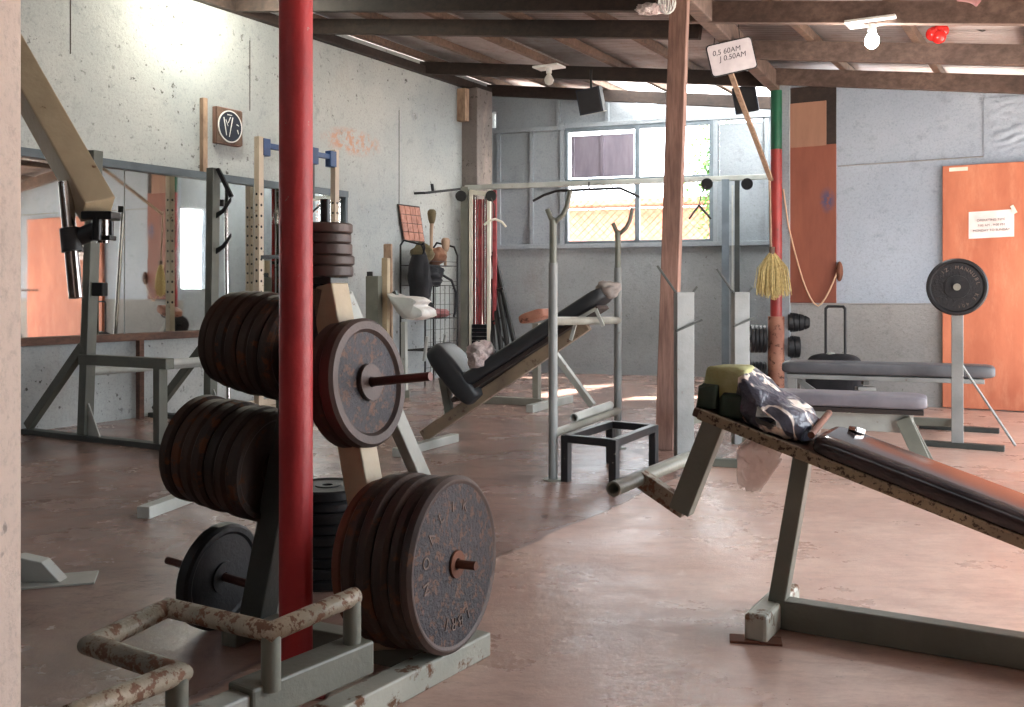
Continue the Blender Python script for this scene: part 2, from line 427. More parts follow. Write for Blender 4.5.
# far wall, built round its window
A1,A2,AM,ZS,ZT,ZM=1.10,3.08,2.09,1.72,3.32,2.58
fb=lambda a,z,o:B(a,z,o)
AE=4.62
wt=lambda a:3.86-.105*a
m=MB(); wallbox(m,fb,0,AE,0,ZS-.02); struct(m,'wall_far_lower','wall_far_plaster')
m=MB()
wallbox(m,fb,0,A1,ZS-.02,3.38); wallbox(m,fb,.09,A1,3.38,wt(.09),z1b=wt(A1)); wallbox(m,fb,0,.09,3.60,wt(0),z1b=wt(.09)); wallbox(m,fb,A2,A2+.06,ZS-.02,ZT)
wallbox(m,fb,A2+.08,A2+.66,ZM,ZT-.06); wallbox(m,fb,A2+.72,AE,ZM,ZT-.06)
wallbox(m,fb,A2+.06,AE,ZS-.02,ZM-.02); wallbox(m,fb,A2+.62,A2+.72,ZM-.03,ZT)
wallbox(m,fb,A1,2.04,ZT,wt(A1),z1b=wt(2.04)); wallbox(m,fb,2.34,A2,ZT,wt(2.34),z1b=wt(A2)); wallbox(m,fb,A2,AE,ZT,wt(A2),z1b=wt(AE))
wallbox(m,fb,2.04,2.34,ZT,3.345)
struct(m,'wall_far_upper','wall_sheet')
# battens of the far wall
for a,z0,z1,w in ((.14,ZS,3.36,.05),(.62,ZS,ZT,.05),(A1-.04,ZS,3.4,.07),(1.68,ZT,3.62,.05),(A2+.03,ZS,ZT,.06),(1.0,ZT,3.7,.05),(3.75,ZS,3.3,.05)):
    trim(MB().bar(B(a,z0,.02),B(a,z1,.02),w,.05,up=BN),'wall_sheet')
for z,a0,a1 in ((ZT,.0,A1),(ZS,0,AE),(ZT+.02,A1,AE),(ZM,0,A1)):
    trim(MB().bar(B(a0,z,.025),B(a1,z,.025),.06,.06),'wall_sheet')
# far window
wf=MB()
for p,q,w in ((B(A1,ZS+.03,.02),B(A2,ZS+.03,.02),.06),(B(A1,ZM,.02),B(A2,ZM,.02),.07),(B(A1,ZT-.03,.02),B(A2,ZT-.03,.02),.05)):
    wf.bar(p,q,w,.07)
for a,w in ((A1+.02,.04),(AM,.06),(A2-.02,.05)): wf.bar(B(a,ZS,.015),B(a,ZT,.015),w,.07,up=BN)
win=struct(wf,'window_1','tube_blue_grey',.004)
sh=MB(); wallbox(sh,fb,A1+.09,AM-.05,ZM+.06,ZT-.12,.02); 
for a in (A1+.11,(A1+AM)/2+.02,AM-.07): sh.bar(B(a,ZM+.06,.03),B(a,ZT-.12,.03),.04,.03,up=BN)
shu=sh.build('shutter','shutter_panel',win,label='closed grey shutter panel')
me=MB()
step=.105; z0,z1=ZS+.06,ZM-.04; h=z1-z0
x=A1-h
while x<A2:
    for sg in (0,1):
        a0,a1=(x,x+h) if sg==0 else (x+h,x)
        lo,hi=0.0,1.0
        for t_,bnd in ((0,A1+.04),(1,A2-.04)):
            pass
        # clip to the opening
        def tt(a): return (a-a0)/(a1-a0)
        ts=sorted((tt(A1+.04),tt(A2-.04))); lo=max(0,ts[0]); hi=min(1,ts[1])
        if hi-lo>.03:
            p=B(a0+(a1-a0)*lo,z0+h*lo,-.05); q=B(a0+(a1-a0)*hi,z0+h*hi,-.05); me.bar(p,q,.007,.007)
    x+=step
me.build('wire_mesh','wire_rust',win,label='rusty diamond wire mesh')
# corner column
m=MB(); p=K(.42,.1)
m.raw([K(.33,-.05),K(.33,.24),K(.72,.24),K(.72,-.05)]+[K(.33,-.05,3.8),K(.33,.24,3.8),K(.72,.24,3.8),K(.72,-.05,3.8)],[(3,2,1,0),(4,5,6,7),(0,1,5,4),(1,2,6,5),(2,3,7,6),(3,0,4,7)])
struct(m,'wall_corner','column_concrete',.012)
# bracket timber at the top of the left-hand wall
trim(MB().bar(K(.80,.07,3.35),K(.80,.07,3.78),.10,.13,up=N),'wood_tan')
# alcove side wall, from the column back to the far wall
m=MB(); al=lambda a,z,o:COLP+U*a+N*(.06-o)+V((0,0,z))
wallbox(m,al,-.05,.12,0,3.3,-.1); wallbox(m,al,.62,2.75,0,3.3,-.1); wallbox(m,al,.12,.62,2.35,3.3,-.1); wallbox(m,al,.12,.62,0,1.15,-.1); struct(m,'wall_alcove','wall_sheet')
# partition wall: lower plaster, upper sheets
m=MB(); wallbox(m,R,.02,SR-SC+.1,0,.98); struct(m,'wall_right_lower','wall_lower')
m=MB(); wallbox(m,R,.02,SR-SC+.1,.98,3.30,-.1,z1b=2.72); struct(m,'wall_right_upper','wall_sky_sheet')
# seams and crumpled sheeting of the partition
for z,s0,s1 in ((.98,.1,SR-SC),(2.355,.63,SR-SC)):
    trim(MB().bar(R(s0,z,.006),R(s1,z+.02,.006),.012,.012),'wall_lower')
def crump(u,v):
    s=1.95+u*.75; z=2.35+v*.55
    return R(s,z,.012+.03*abs(mnoise.noise(V((s*5+z*3.5,z*14-s*4,0))))*min(1,6*u*(1-u)*4*v*(1-v)))
m=MB().grid(crump,50,40)
trim(m,'wall_sky_sheet',0)
# wall behind, closed, and the open side of the shed
m=MB(); wallbox(m,lambda a,z,o:K(KN,a,z)-U*o,-.2,SR+.3,0,3.9,.14,z1b=2.7); struct(m,'wall_near','wall_dim')
KO0,KO1,KP0,KP1=KC+.12,5.4,6.2,9.0
m=MB(); fr=lambda a,z,o:K(a,SR-o,z)
wallbox(m,fr,KP1,KN,0,2.62); wallbox(m,fr,KO1,KP0,0,2.62); struct(m,'wall_right','wall_dim')
m=MB(); wallbox(m,fr,KC-.15,KO0,0,2.62); struct(m,'wall_right_end','wall_sky_sheet')
for k in (KO0+.05,3.8,KO1,KP0,KP1): trim(MB().bar(K(k,SR,0),K(k,SR,2.62),.1,.1,up=N),'wood_brown')
for z in (2.05,1.45): trim(MB().bar(K(KO0,SR,z),K(3.8,SR,z),.06,.09),'wood_tan')
trim(MB().bar(K(KO0,SR,2.54),K(KP1,SR,2.54),.1,.14),'wood_brown')

# roof: rafters fall away from the left-hand wall, purlins over them, corrugated iron on top
for k in (.05,1.65,3.9,4.85,6.6,8.4,10,11.6,13.3): trim(MB().bar(K(k,-.05,raft(-.05)+.07),K(k,SC,raft(SC)+.07),.07,.15),'wood_dark')
for k in (1.83,3.12,4.5,6.0,7.5,9.0,10.5,12,13.5): trim(MB().bar(K(k,SC+.01,raft(SC)+.07),K(k,SR+.3,raft(SR+.3)+.07),.07,.16),'wood_beam')
for s in (.1,.95,1.8,2.65,3.5,5.15,6.0,6.85,7.7,8.55):
    z=raft(s)+.19
    k1=-.75 if s<SC else KC-.55
    trim(MB().bar(K(k1,s,z),K(KN,s,z),.06,.08),'wood_brown')
# timber under the slope where it meets the wall
trim(MB().bar(K(.1,.05,3.86),K(9,.05,3.86),.08,.1),'wood_dark')
# main beam on the wooden post and the column
PB=W(680,12,7.0); PB.z=0
bd=(COLP-PB).normalized()
mb0=PB-bd*5.0; mb1=COLP+bd*.12
trim(MB().bar(V((mb0.x,mb0.y,3.25)),V((mb1.x,mb1.y,3.25)),.11,.17),'wood_beam',.008)
m=MB()
def sheet(m,k0,k1,s0,s1,lift=0.0):
    n=max(4,int((k1-k0)/.0127)); o=len(m.v)
    for i in range(n+1):
        k=k0+(k1-k0)*i/n; w=.011*math.cos(2*math.pi*k/.076)
        for s_ in (s0,s1): m.v.append(K(k,s_,raft(s_)+.245+w+lift))
    for i in range(n):
        a=o+2*i; m.f.append([a,a+1,a+3,a+2]); m.sm.append(True)
kk=-.78
rnd=random.Random(3); cl=MB()
while kk<KN:
    k2=min(kk+.9,KN)
    for s0,s1,l in ((-.55,1.85,0),(1.8,4.30,.006),(4.25,6.9,.012),(6.85,9.2,.018)):
        if kk< KC-.75 and s0>4: continue
        if (kk<.5 and s0==1.8): sheet(cl,kk,k2+.03,s0,s1,l+.02); continue
        sheet(m,kk,k2+.03,s0,s1,l)
    kk+=.9
so_=cl.build('ceiling_added_clear','added_clear_sheet',kind='structure')
ro=m.build('ceiling','roof_iron',kind='structure')
so=ro.modifiers.new('gauge','SOLIDIFY'); so.thickness=.0015
# the clear sheets in this roof are added to brighten the far floor
# yard outside the far window
m=MB(); 
def ow(a,z,o): return B(a,z,-o)
m.box(B(1.2,1.2,-5.4),(9,.3,2.9),Matrix.Rotation(math.atan2(BD.y,BD.x),3,'Z')); 
struct(m,'exterior_wall','brick_pink')
m=MB(); m.box(B(.5,2.75,-5.2),(9,.7,.1),Matrix.Rotation(math.atan2(BD.y,BD.x),3,'Z')); struct(m,'exterior_ledge','brick_pink')
BULB=W(872,26,7.08)-Z*.10; WLAMP=K(5.45,.62,3.90)
# ------------------------------------------------------------------ posts
def rz(p): return raft(ks(p)[1])
# near whitewashed pillar
pl=V((-.842,1.285,0)); m=MB().box((-.842,1.285,1.42),(.30,.265,2.84))
t=m.build('whitewashed_pillar','pillar_wash',None,.01,loc=pl); tag(t,'whitewashed square concrete pillar standing close beside the rusty pipe frame','pillar')
# red steel post by the weight rack
rp=V((-.605,2.80,0)); h=rz(rp)+.12
t=MB().tube([rp,rp+Z*h],.0465,32).build('red_post','red_paint',None,loc=rp); tag(t,'scuffed red painted steel post standing in front of the weight rack','post')
b_=MB().box(rp+Z*.006,(.2,.2,.012)); b_.build('base_plate','dull_red',t,.003)
# brown timber post
p0=G(665,449); p1=V((PB.x,PB.y,3.2)); p0=V((p0.x,7.0,0))
t=MB().bar(p0,p1,.125,.11,up=BN).build('timber_post','wood_post',None,.006,loc=p0); tag(t,'rough brown timber post rising to the slanting roof beam','post')
# green and red column with weight pegs
cp=COLP+V((-.0,-.05,0))
ct=thing('column_post','round column painted green above and red below at the plywood wall','column',cp)
MB().tube([cp+Z*0,cp+Z*.85],.085,24).build('lower_column','peeled_red',ct,label='rust brown peeling lower length')
MB().tube([cp+Z*.85,cp+Z*2.56],.06,24).build('red_section','dull_red',ct,label='dull red painted length')
MB().tube([cp+Z*2.56,cp+Z*3.16],.06,24).build('green_section','green_paint',ct,label='dark green painted length')
# pegs and the small black plates on them
lx=V((1,-.12,0)).normalized()
def plate_mesh(r,th,hub=.3,rim=.14,rec=.006,bore=.016,n=56,bv=.12):
    e=min(th*.25,r*.05); h=th/2; ri=r*(1-rim); rh=r*hub
    m=MB(); pr=[(bore,-h),(rh,-h),(rh,-h+rec),(ri-e,-h+rec),(ri,-h),(r-e,-h),(r,-h+e),(r,h-e),(r-e,h),(ri,h),(ri-e,h-rec),(rh,h-rec),(rh,h),(bore,h),(bore,-h)]
    return m.lathe(pr,n=n)
def stack(tip_from, d, plates, mat, name, group, labels, first=None):
    """plates along d starting at tip_from: list of (radius, thickness)"""
    x=0; out=[]
    d=V(d).normalized()
    for i,((r,th),lb) in enumerate(zip(plates,labels)):
        c=V(tip_from)+d*(x+th/2); x+=th+.0015
        key=(round(r,3),round(th,3),mat)
        if key in PLM and isinstance(mat,str):
            o=PLM[key].copy(); C.objects.link(o)
        else:
            mm=plate_mesh(r,th); o=mm.build(name,mat); PLM[key]=o
        o.matrix_world=axis_matrix(c,d,random.uniform(0,6.28)) 
        o['_o']=(0,0,0)
        tag(o,lb,'weight plate',group); out.append(o)
    return out
PLM={}
ordw=['first','second','third','fourth','fifth','sixth','seventh','eighth','ninth','tenth']
def olab(n,fmt): return [fmt%ordw[i] for i in range(n)]
cpz=lambda z: cp+Z*z
for nm,sd,z,pls,ln,fmt in (
  ('upper outer',-1,.62,[(.145,.038)]*4,.34,'small black plate, %s from the column on its peg facing the window'),
  ('lower outer',-1,.25,[(.135,.036)]*4,.27,'small black plate, %s from the column on the low peg facing the window'),
  ('upper inner',1,.79,[(.10,.052)]*4,.39,'small black plate, %s from the column on the top peg above the suitcase'),
  ('lower inner',1,.54,[(.115,.06)]*2,.36,'small black plate, %s from the column on the short peg below the top one')):
    d=lx*sd
    MB().tube([cpz(z)+d*.06,cpz(z)+d*ln],.014,12).build('peg','black_steel',ct)
    stack(cpz(z)+d*.107,d,pls,'iron_black','weight_plate','small black plates on the column pegs',olab(len(pls),fmt))

# ------------------------------------------------------------------ weight rack with its plates
ax=V((.8925,-.4512,0)).normalized(); bx=V((.4512,.8925,0)).normalized()
TR=V((-.575,3.077,0))
wr=thing('weight_rack','steel A-frame weight plate rack with angled pegs behind the red post','weight rack',TR)
def T(L,b,z): return TR+ax*L+bx*b+Z*z
m=MB().bar(T(.015,0,1.12),T(.245,0,.05),.085,.085,up=bx); m.build('leg','tan_arm',wr,.005)
m=MB().bar(T(-.015,0,1.12),T(-.27,0,.05),.085,.085,up=bx); m.build('leg','tube_dark',wr,.005)
m=MB().bar(T(.02,.06,1.09),T(.14,.66,0.03),.05,.05,up=Z); m.build('rear_leg','tube_light',wr,.004)
m=MB().box(T(0,0,1.135),(.11,.09,.02),Matrix.Rotation(math.atan2(ax.y,ax.x),3,'Z')); m.build('top_plate','tube_dark',wr,.003)
m=MB().bar(T(-.30,0,.035),T(.44,0,.035),.07,.07); m.build('cross_base','tube_grey',wr,.004)
rr=V((-.149,2.96,0)); ru=V((.545,.838,0))
m=MB().bar(rr-ru*.75+Z*.036,rr+ru*.10+Z*.036,.075,.072); m.build('base_runner','tube_pale',wr,.006)
m=MB().bar(T(-.28,-.12,.03),T(-.28,.25,.03),.06,.06); m.build('base_runner','tube_grey',wr,.006)
m=MB().tube([T(0,0,1.12),T(0,0,1.385)],.0155,20); m.build('top_peg','black_steel',wr)
tilt=.12
def pegdir(s): return (ax*s+Z*tilt).normalized()
# upper right pair
RU=W(371,382,3.0); d=pegdir(1)
MB().tube([RU-d*.20,RU+d*.21],.0135,18).build('peg','peg_steel',wr)
gU='plates on the high outer peg'
def special(name,r,th,pos,d,mat,facemat,label,group,hub,rim,rec,letters=None,twist=0,bore=.016,hubmat=None):
    """plate with its outer face along +d"""
    pm=plate_mesh(r,th,hub,rim,rec,bore,72)
    o=pm.build(name,mat); o.matrix_world=axis_matrix(pos-d*th/2,d,twist); o['_o']=(0,0,0)
    tag(o,label,'weight plate',group)
    ri=r*(1-rim); rh=r*hub; h=th/2
    hb=MB().lathe([(bore+.001,h+.004),(rh*.97,h+.004),(rh*1.0,h-rec)],n=48).build('hub',hubmat or mat,o)
    lm=MB().lathe([(rh,h-rec+.0006),(ri-.004,h-rec+.0006)],n=64)
    if letters:
        lm.use('cast_letters')
        for ch,an,rad,size in letters:
            vs,fs=text_mesh(ch,size,.0022)
            Mx=Matrix.Rotation(an,4,'Z')@Matrix.Translation((0,rad,h-rec+.001))
            lm.raw([Mx@v for v in vs],fs)
    lm.build('cast_face',facemat,o,label='pitted grey cast face')
    return o
def arc(txt,a0,step,rad,size): return [(c,a0-i*step,rad,size) for i,c in enumerate(txt) if c!=' ']
special('weight_plate',.194,.052,RU,d,'iron_brown','iron_face','deep rimmed brown iron plate, outer of the two facing the squat stand',gU,.29,.17,.012,None,0,hubmat='iron_brown')
stack(RU-d*.054,-d,[(.192,.05)],'iron_brown','weight_plate',gU,['brown iron plate behind the deep rimmed one on the high peg'])
# lower right stack
RL=W(457,564,2.86); 
dl=(ax+Z*.03).normalized()
gL='large rusty plates above the base runner'
MB().tube([RL-dl*.36,RL+dl*.062],.0125,18).build('peg','rust',wr)
special('weight_plate',.25,.04,RL,dl,'iron_brown','iron_face','large flat rusty plate with cast letters, outermost above the base runner',gL,.16,.06,.004,
   arc('NOALIK',1.75,.42,.165,.045)+[(c,math.pi+.33-i*.24,.165,.05) for i,c in enumerate('LBRI')],0,hubmat='rust')
stack(RL-dl*.042,-dl,[(.243,.04),(.246,.052),(.25,.05),(.243,.05)],'iron_rust','weight_plate',gL,olab(4,'large rusty plate, %s behind the lettered one above the base runner'))
stack(RL-dl*.242,-dl,[(.225,.04)],'rust','weight_plate',gL,['chipped rust coloured plate, innermost above the base runner'])
# left stacks
dn=pegdir(-1)
LU=T(-.07,0,.915)
MB().tube([LU,LU+dn*.30],.0135,16).build('peg','peg_steel',wr)
gA='dark plates on the high peg toward the mirror'
stack(LU+dn*.02,dn,[(.163,.043),(.166,.04),(.16,.042),(.166,.042),(.163,.04),(.158,.042),(.15,.036)],'iron_rust','weight_plate',gA,olab(7,'dark rusty plate, %s from the post on the high peg toward the mirror'))
LM=T(-.17,0,.545)
MB().tube([LM-dn*.05,LM+dn*.44],.0135,16).build('peg','peg_steel',wr)
gB='dark plates on the middle peg toward the mirror'
stack(LM+dn*.03,dn,[(.178,.046),(.18,.044),(.172,.046),(.18,.046),(.178,.044),(.17,.046),(.176,.044)],'iron_rust','weight_plate',gB,olab(7,'dark rusty plate, %s from the post on the middle peg toward the mirror'))
LL=T(-.25,0,.155)
dq=(-ax+Z*.10).normalized()
MB().tube([LL-dq*.02,LL+dq*.41],.0135,16).build('peg','peg_steel',wr)
o=stack(LL+dq*.155,dq,[(.172,.05)],'iron_black','weight_plate','low plate',['single black plate on the lowest rack peg, almost touching the floor'])[0]; del o['group']
# plates on the upright peg
gT='small plates on the upright top peg'
zz=1.147
for i,(r,th) in enumerate([(.086,.034),(.09,.03),(.083,.036),(.08,.03),(.084,.03)]):
    key=(r,th,'top')
    o=plate_mesh(r,th,.3,.16,.003,.0165,48).build('weight_plate','iron_brown'); o.matrix_world=Matrix.Translation(T(0,0,zz+th/2)); zz+=th+.0008; o['_o']=(0,0,0)
    tag(o,'small iron plate, %s from the bottom on the upright top peg'%ordw[i],'weight plate',gT)
# pile lying flat on the floor behind
gP='black plates lying flat behind the red post'
pc=V((-.70,3.82,0)); zz=0
for i in range(9):
    r=.165-.004*(i%3); th=.04
    o=plate_mesh(r,th,.3,.14,.005,.02,48).build('weight_plate','iron_black'); o.matrix_world=Matrix.Translation(pc+V((random.uniform(-.006,.006),random.uniform(-.006,.006),zz+th/2))); zz+=th+.0006; o['_o']=(0,0,0)
    tag(o,'flat lying black plate, %s from the floor in the pile behind the rack'%ordw[i],'weight plate',gP)

# ------------------------------------------------------------------ rusty pipe frame in front
PF0=V((-.92,1.65,0))
pf=thing('pipe_footrest','rusty pipe footrest frame welded on a grey square steel tube','machine frame',PF0)
td=V((.58,.815,0)).normalized(); tr=V((-.30,2.50,0)); 
tp=lambda x,z: V((-.385,2.475,z))-td*x
m=MB().bar(tp(-.02,.20),tp(.36,.20),.085,.082); m.build('square_tube','tube_grey',pf,.007)
m=MB().bar(tp(.355,.195),tp(1.0,.195),.066,.066); m.build('inner_tube','tube_light',pf,.006)
m=MB().bar(tp(.95,.0),tp(.95,.17),.07,.07); m.build('foot','tube_grey',pf,.004)
D_=W(352,593,2.45); C_=W(271,640,2.2); B_=W(168,608,2.37); A_=W(91,645,2.12); E_=W(177,680,1.96); F_=W(92,712,1.80)
for p in (D_,C_,B_,A_,E_,F_): p.z=.352
pr=.0225
dd=(D_-C_).normalized(); 
m=MB().tube([D_+dd*.012,C_,B_,A_,E_,F_-U*.05],pr,18); m.build('pipe_loop','pipe_worn',pf)
for p in (D_,C_,E_): MB().tube([V((p.x,p.y,.225)),V((p.x,p.y,.345))],pr*.98,18).build('pipe_support','tube_grey',pf)

# ------------------------------------------------------------------ lever arm with chrome roller
la0=V((-1.62,2.75,0))
la=thing('lever_machine','tan square lever arm with a chrome roller handle reaching past the pillar','exercise machine',la0)
m=MB().bar(la0,la0+Z*2.3,.09,.09); m.build('upright','tube_grey',la,.005)
m=MB().bar(la0+V((-.4,-.1,.035)),la0+V((.2,.1,.035)),.09,.07); m.build('base','tube_grey',la,.005)
e0=W(-70,-88,2.72); e1=W(98,210,2.42)
m=MB().bar(e0,e1,.075,.075,up=V((1,-1.1,.1))); m.build('arm','tan_arm',la,.004)
m=MB().box(W(101,216,2.42),(.075,.06,.02)); m.build('bracket','black_steel',la,.004)
hb=W(103,227,2.42)
MB().tube([W(103,214,2.42),W(103,243,2.42)],.014,16).build('pivot_pin','chrome',la)
m=MB().tube([W(97,214,2.40),W(97,240,2.40)],.011,12); m.tube([W(110,214,2.44),W(110,236,2.44)],.009,12); m.box(W(103,238,2.42),(.05,.04,.012)); m.build('clevis','black_steel',la,.002)
MB().tube([hb,W(72,240,2.42)],.021,18).build('handle_stem','black_rubber',la)
MB().tube([W(65,182,2.42),W(76,298,2.40)],.0165,24).build('roller','chrome',la)
mm=W(71,240,2.41); dd=(W(76,298,2.40)-W(65,182,2.42)).normalized()
MB().tube([mm-dd*.028,mm+dd*.028],.024,20).build('roller_collar','black_rubber',la)
# ------------------------------------------------------------------ mirror and things along the left-hand wall
MK0,MK1=3.18,11.8
mo=K(7,0,0)
mi=thing('wall_mirror','long wall mirror in a dark blue grey frame over a wooden ledge','mirror',mo)
for a,b,tl in ((MK0,4.25,.058),(4.25,6.1,0),(6.1,8.0,0),(8.0,9.9,0),(9.9,MK1,0)):
    m=MB(); p=[K(x,s_,z_) for x,s_,z_ in ((a+.006,.012,.74),(b-.006,.012+tl,.74),(b-.006,.012+tl,2.16),(a+.006,.012,2.16))]; q=[K(x,.002,z_) for x,z_ in ((a+.006,.74),(b-.006,.74),(b-.006,2.16),(a+.006,2.16))]
    m.raw(p+q,[(0,1,2,3),(7,6,5,4),(0,4,5,1),(1,5,6,2),(2,6,7,3),(3,7,4,0)]); m.build('mirror_pane','mirror',mi)
m=MB().bar(K(MK0-.04,.03,2.19),K(MK1,.03,2.19),.06,.07); m.build('top_frame','frame_slate',mi,.004)
m=MB().bar(K(MK0-.02,.03,.74),K(MK0-.02,.03,2.16),.04,.04,up=N); m.build('end_frame','frame_slate',mi,.003)
m=MB().bar(K(MK0,.045,.71),K(MK1,.045,.71),.09,.062); m.build('ledge','wood_ledge',mi,.005,label='worn brown wooden ledge')
for k in (6.0,9.3): MB().bar(K(k,.09,0),K(k,.09,.68),.05,.05,up=N).build('ledge_leg','wood_ledge',mi,.003)
# upright timber strip above the mirror
t=MB().bar(K(5.22,.025,2.225),K(5.22,.025,2.92),.055,.05,up=N).build('timber_strip','wood_tan',None,.004,loc=K(5.22,0,2.22)); tag(t,'short rough timber strip fixed upright on the wall above the mirror','timber')
# small wooden box with a round dial face
k0,k1=4.77,5.09; zc=2.69; hs=.175
bo=thing('wall_clock','small square wooden box with a white ringed dark dial on the wall','clock',K(4.93,0,zc-hs))
kc=(k0+k1)/2
m=MB(); wallbox(m,fl,k0,k1,zc-hs,zc+hs,.06); m.build('wooden_case','wood_post',bo,.004)
Mx=Matrix.Translation(K(kc,.0615,zc))@Matrix((-U,Z,N)).transposed().to_4x4()
# the face looks out along N: local x to -U ... z to N
m=MB().prism([(-.165,-.165),(.165,-.165),(.165,.165),(-.165,.165)],.004,Mx); m.build('face_board','wood_brown',bo)
Mf=Mx@Matrix.Translation((0,0,.0045))
MB().lathe([(0,0),(.142,0),(.15,.004),(.142,.008),(.134,.004),(.134,.001)],Mf,48).build('dial','speaker_dark',bo)
MB().lathe([(.143,0),(.143,.009),(.154,.009),(.154,0)],Mf,48).build('ring','white_plastic',bo)
m=MB()
Md=Mf@Matrix.Translation((0,0,.0085))
for x0,y0,x1,y1,w_ in ((.085,.08,.05,-.09,.014),(-.03,.09,.015,-.10,.013),(.0,.09,.03,.03,.01),(.04,.11,-.02,.11,.01),(-.09,-.02,-.105,-.06,.012),(.06,.06,.03,.0,.008),(-.08,.03,-.11,.02,.01)):
    dx,dy=x1-x0,y1-y0; L=math.hypot(dx,dy); px,py=-dy/L*w_/2,dx/L*w_/2
    m.prism([(x0+px,y0+py),(x0-px,y0-py),(x1-px*.5,y1-py*.5),(x1+px*.5,y1+py*.5)],.002,Md)
m.build('dial_marks','white_plastic',bo)

# ------------------------------------------------------------------ grey squat machine by the mirror
sq0=K(6.5,.9,0)
sq=thing('squat_machine','grey steel squat frame with braced uprights standing before the mirror','squat rack',sq0)
for kk_,lean in ((7.06,.09),(5.84,.02)):
    m=MB().bar(K(kk_,.77,.04),K(kk_-lean*.5,.79+lean*.4,2.15),.082,.082,up=N); m.build('upright','tube_olive',sq,.005)
    m=MB().bar(K(kk_,.10,.06),K(kk_,.76,.70),.07,.06,up=U); m.build('brace','tube_olive',sq,.005)
    m=MB().bar(K(kk_,.74,.60),K(kk_,1.68,.60),.075,.075); m.build('side_arm','tube_olive',sq,.005)
    m=MB().bar(K(kk_,1.58,.02),K(kk_,1.58,.57),.075,.065,up=N); m.build('front_post','tube_olive',sq,.005)
    m=MB().bar(K(kk_,.05,.02),K(kk_,1.75,.02),.09,.04); m.build('base_bar','tube_dark',sq,.004)
    m=MB().prism([(0,0),(.13,0),(0,.24)],.012,Matrix.Translation(K(kk_,.82,.04))@Matrix((N,Z,-U)).transposed().to_4x4()); m.build('gusset','tube_light',sq,.002)
MB().tube([K(7.06,.77,.505),K(5.84,.77,.50)],.03,18).build('cross_pipe','tube_light',sq)
MB().tube([K(7.06,1.62,.60),K(5.84,1.62,.60)],.028,18).build('front_pipe','tube_light',sq)
# flat base strap from wall to front
# hooks on the uprights
def hook(z,kk_=5.84,L=.17):
    m=MB().prism([(0,0),(L*.55,.05),(L,.14),(L*1.0,.17),(L*.75,.13),(L*.4,.075),(0,.05)],.014,Matrix.Translation(K(kk_-.02,.83,z))@Matrix((N,Z,-U)).transposed().to_4x4())
    return m
for z in (1.42,1.72): hook(z).build('bar_hook','black_steel',sq,.002)
m=MB().bar(K(5.84,.86,2.14),K(5.80,.98,1.90),.035,.03); m.build('safety_latch','black_steel',sq,.003)
MB().box(K(7.0,.86,1.12),(.08,.1,.1)).build('carriage_bracket','black_steel',sq,.006)
# steel bar leaning on the mirror frame
p=K(5.62,.62,0); q=K(5.58,.35,2.02)
t=MB().tube([W(228,330,8.7),W(226,204,8.75)],.017,16)
lb0=V((W(228,330,8.7).x,8.7,0))
t=MB().tube([lb0+V((.02,-.05,0)),W(226,203,8.75)],.018,18).build('steel_bar','chrome',None,loc=lb0); tag(t,'bright round steel bar standing upright against the grey squat frame','bar')
cl=MB().box(W(221,203,8.72),(.06,.05,.06)); cl.build('clamp','black_steel',t,.006)

# ------------------------------------------------------------------ pale perforated power rack with blue pull-up bar
pw0=K(4.55,.6,0)
pw=thing('power_rack','pale perforated steel uprights joined by a blue pull-up bar','power rack',pw0)
def perforated(k,s,h,w_=.06):
    hm=m=MB().bar(K(k,s,0),K(k,s,h),w_,w_,up=N); hm.use('black_steel')
    z=1.0
    while z<h-.45:
        for dv in (-N,N,U,-U):
            c=K(k,s,z)+dv*(w_/2+.0004)
            hm.lathe([(0,0),(.013,0)],axis_matrix(c,dv),12)
        z+=.1
    hm.build('upright','perforated_white',pw)
perforated(5.09,.6,2.53); perforated(4.02,.6,2.54)
m=MB().bar(K(5.05,.6,2.46),K(4.06,.6,2.46),.05,.05); m.build('pull_up_bar','blue_paint',pw,.004,label='blue painted bar')
for k in (5.02,4.08,4.35): MB().box(K(k,.6,2.44),(.09,.075,.16),Matrix.Rotation(math.radians(60),3,'Z')).build('bar_clamp','blue_paint',pw,.004,label='blue clamp')
MB().tube([K(4.35,.6,2.36),K(4.35,.6,2.02)],.018,12).build('hanging_bar','tube_dark',pw)
m=MB().bar(K(5.09,.62,1.42),K(4.93,.74,1.43),.04,.035); m.build('bar_hook','black_steel',pw,.003)
for k in (5.09,4.02):
    m=MB().bar(K(k,.2,.03),K(k,1.3,.03),.07,.06); m.build('base_runner','perforated_white',pw,.004)
m=MB().bar(K(5.09,.3,.03),K(4.02,.3,.03),.06,.06); m.build('base_cross','perforated_white',pw,.004)

# ------------------------------------------------------------------ pieces of machines by the pillar and behind the plates
fp=G(50,590)
t=thing('machine_foot','grey angle steel foot with a floor plate beside the whitewashed pillar','machine foot',fp)
q=V((-1.80,3.78,0))
m=MB().prism([(-.30,0),(.10,0),(.03,.075),(-.06,.095),(-.30,.06)],.07,Matrix.Translation(q+V((0,.05,.008)))@Matrix(((1,0,0),(0,0,-1),(0,1,0))).to_4x4()); m.build('angle_bracket','tube_light',t,.004)
m=MB().box(q+V((.06,.02,.004)),(.30,.17,.008),Matrix.Rotation(.3,3,'Z')); m.build('floor_plate','tube_light',t,.002)
f0=G(143,519); f1=G(222,489)
t=thing('base_foot','worn grey square steel foot lying under the plates near the mirror','machine foot',(f0+f1)/2)
m=MB().bar(f0+Z*.03,f1+Z*.03,.07,.06); m.build('foot_tube','tube_light',t,.004)
q=f0.lerp(f1,.5); m=MB().bar(q+Z*.06,q+V((.16,.1,.30)),.08,.06,up=N); m.build('stub_post','tube_light',t,.004)
f0=G(256,408); f1=G(300,395)
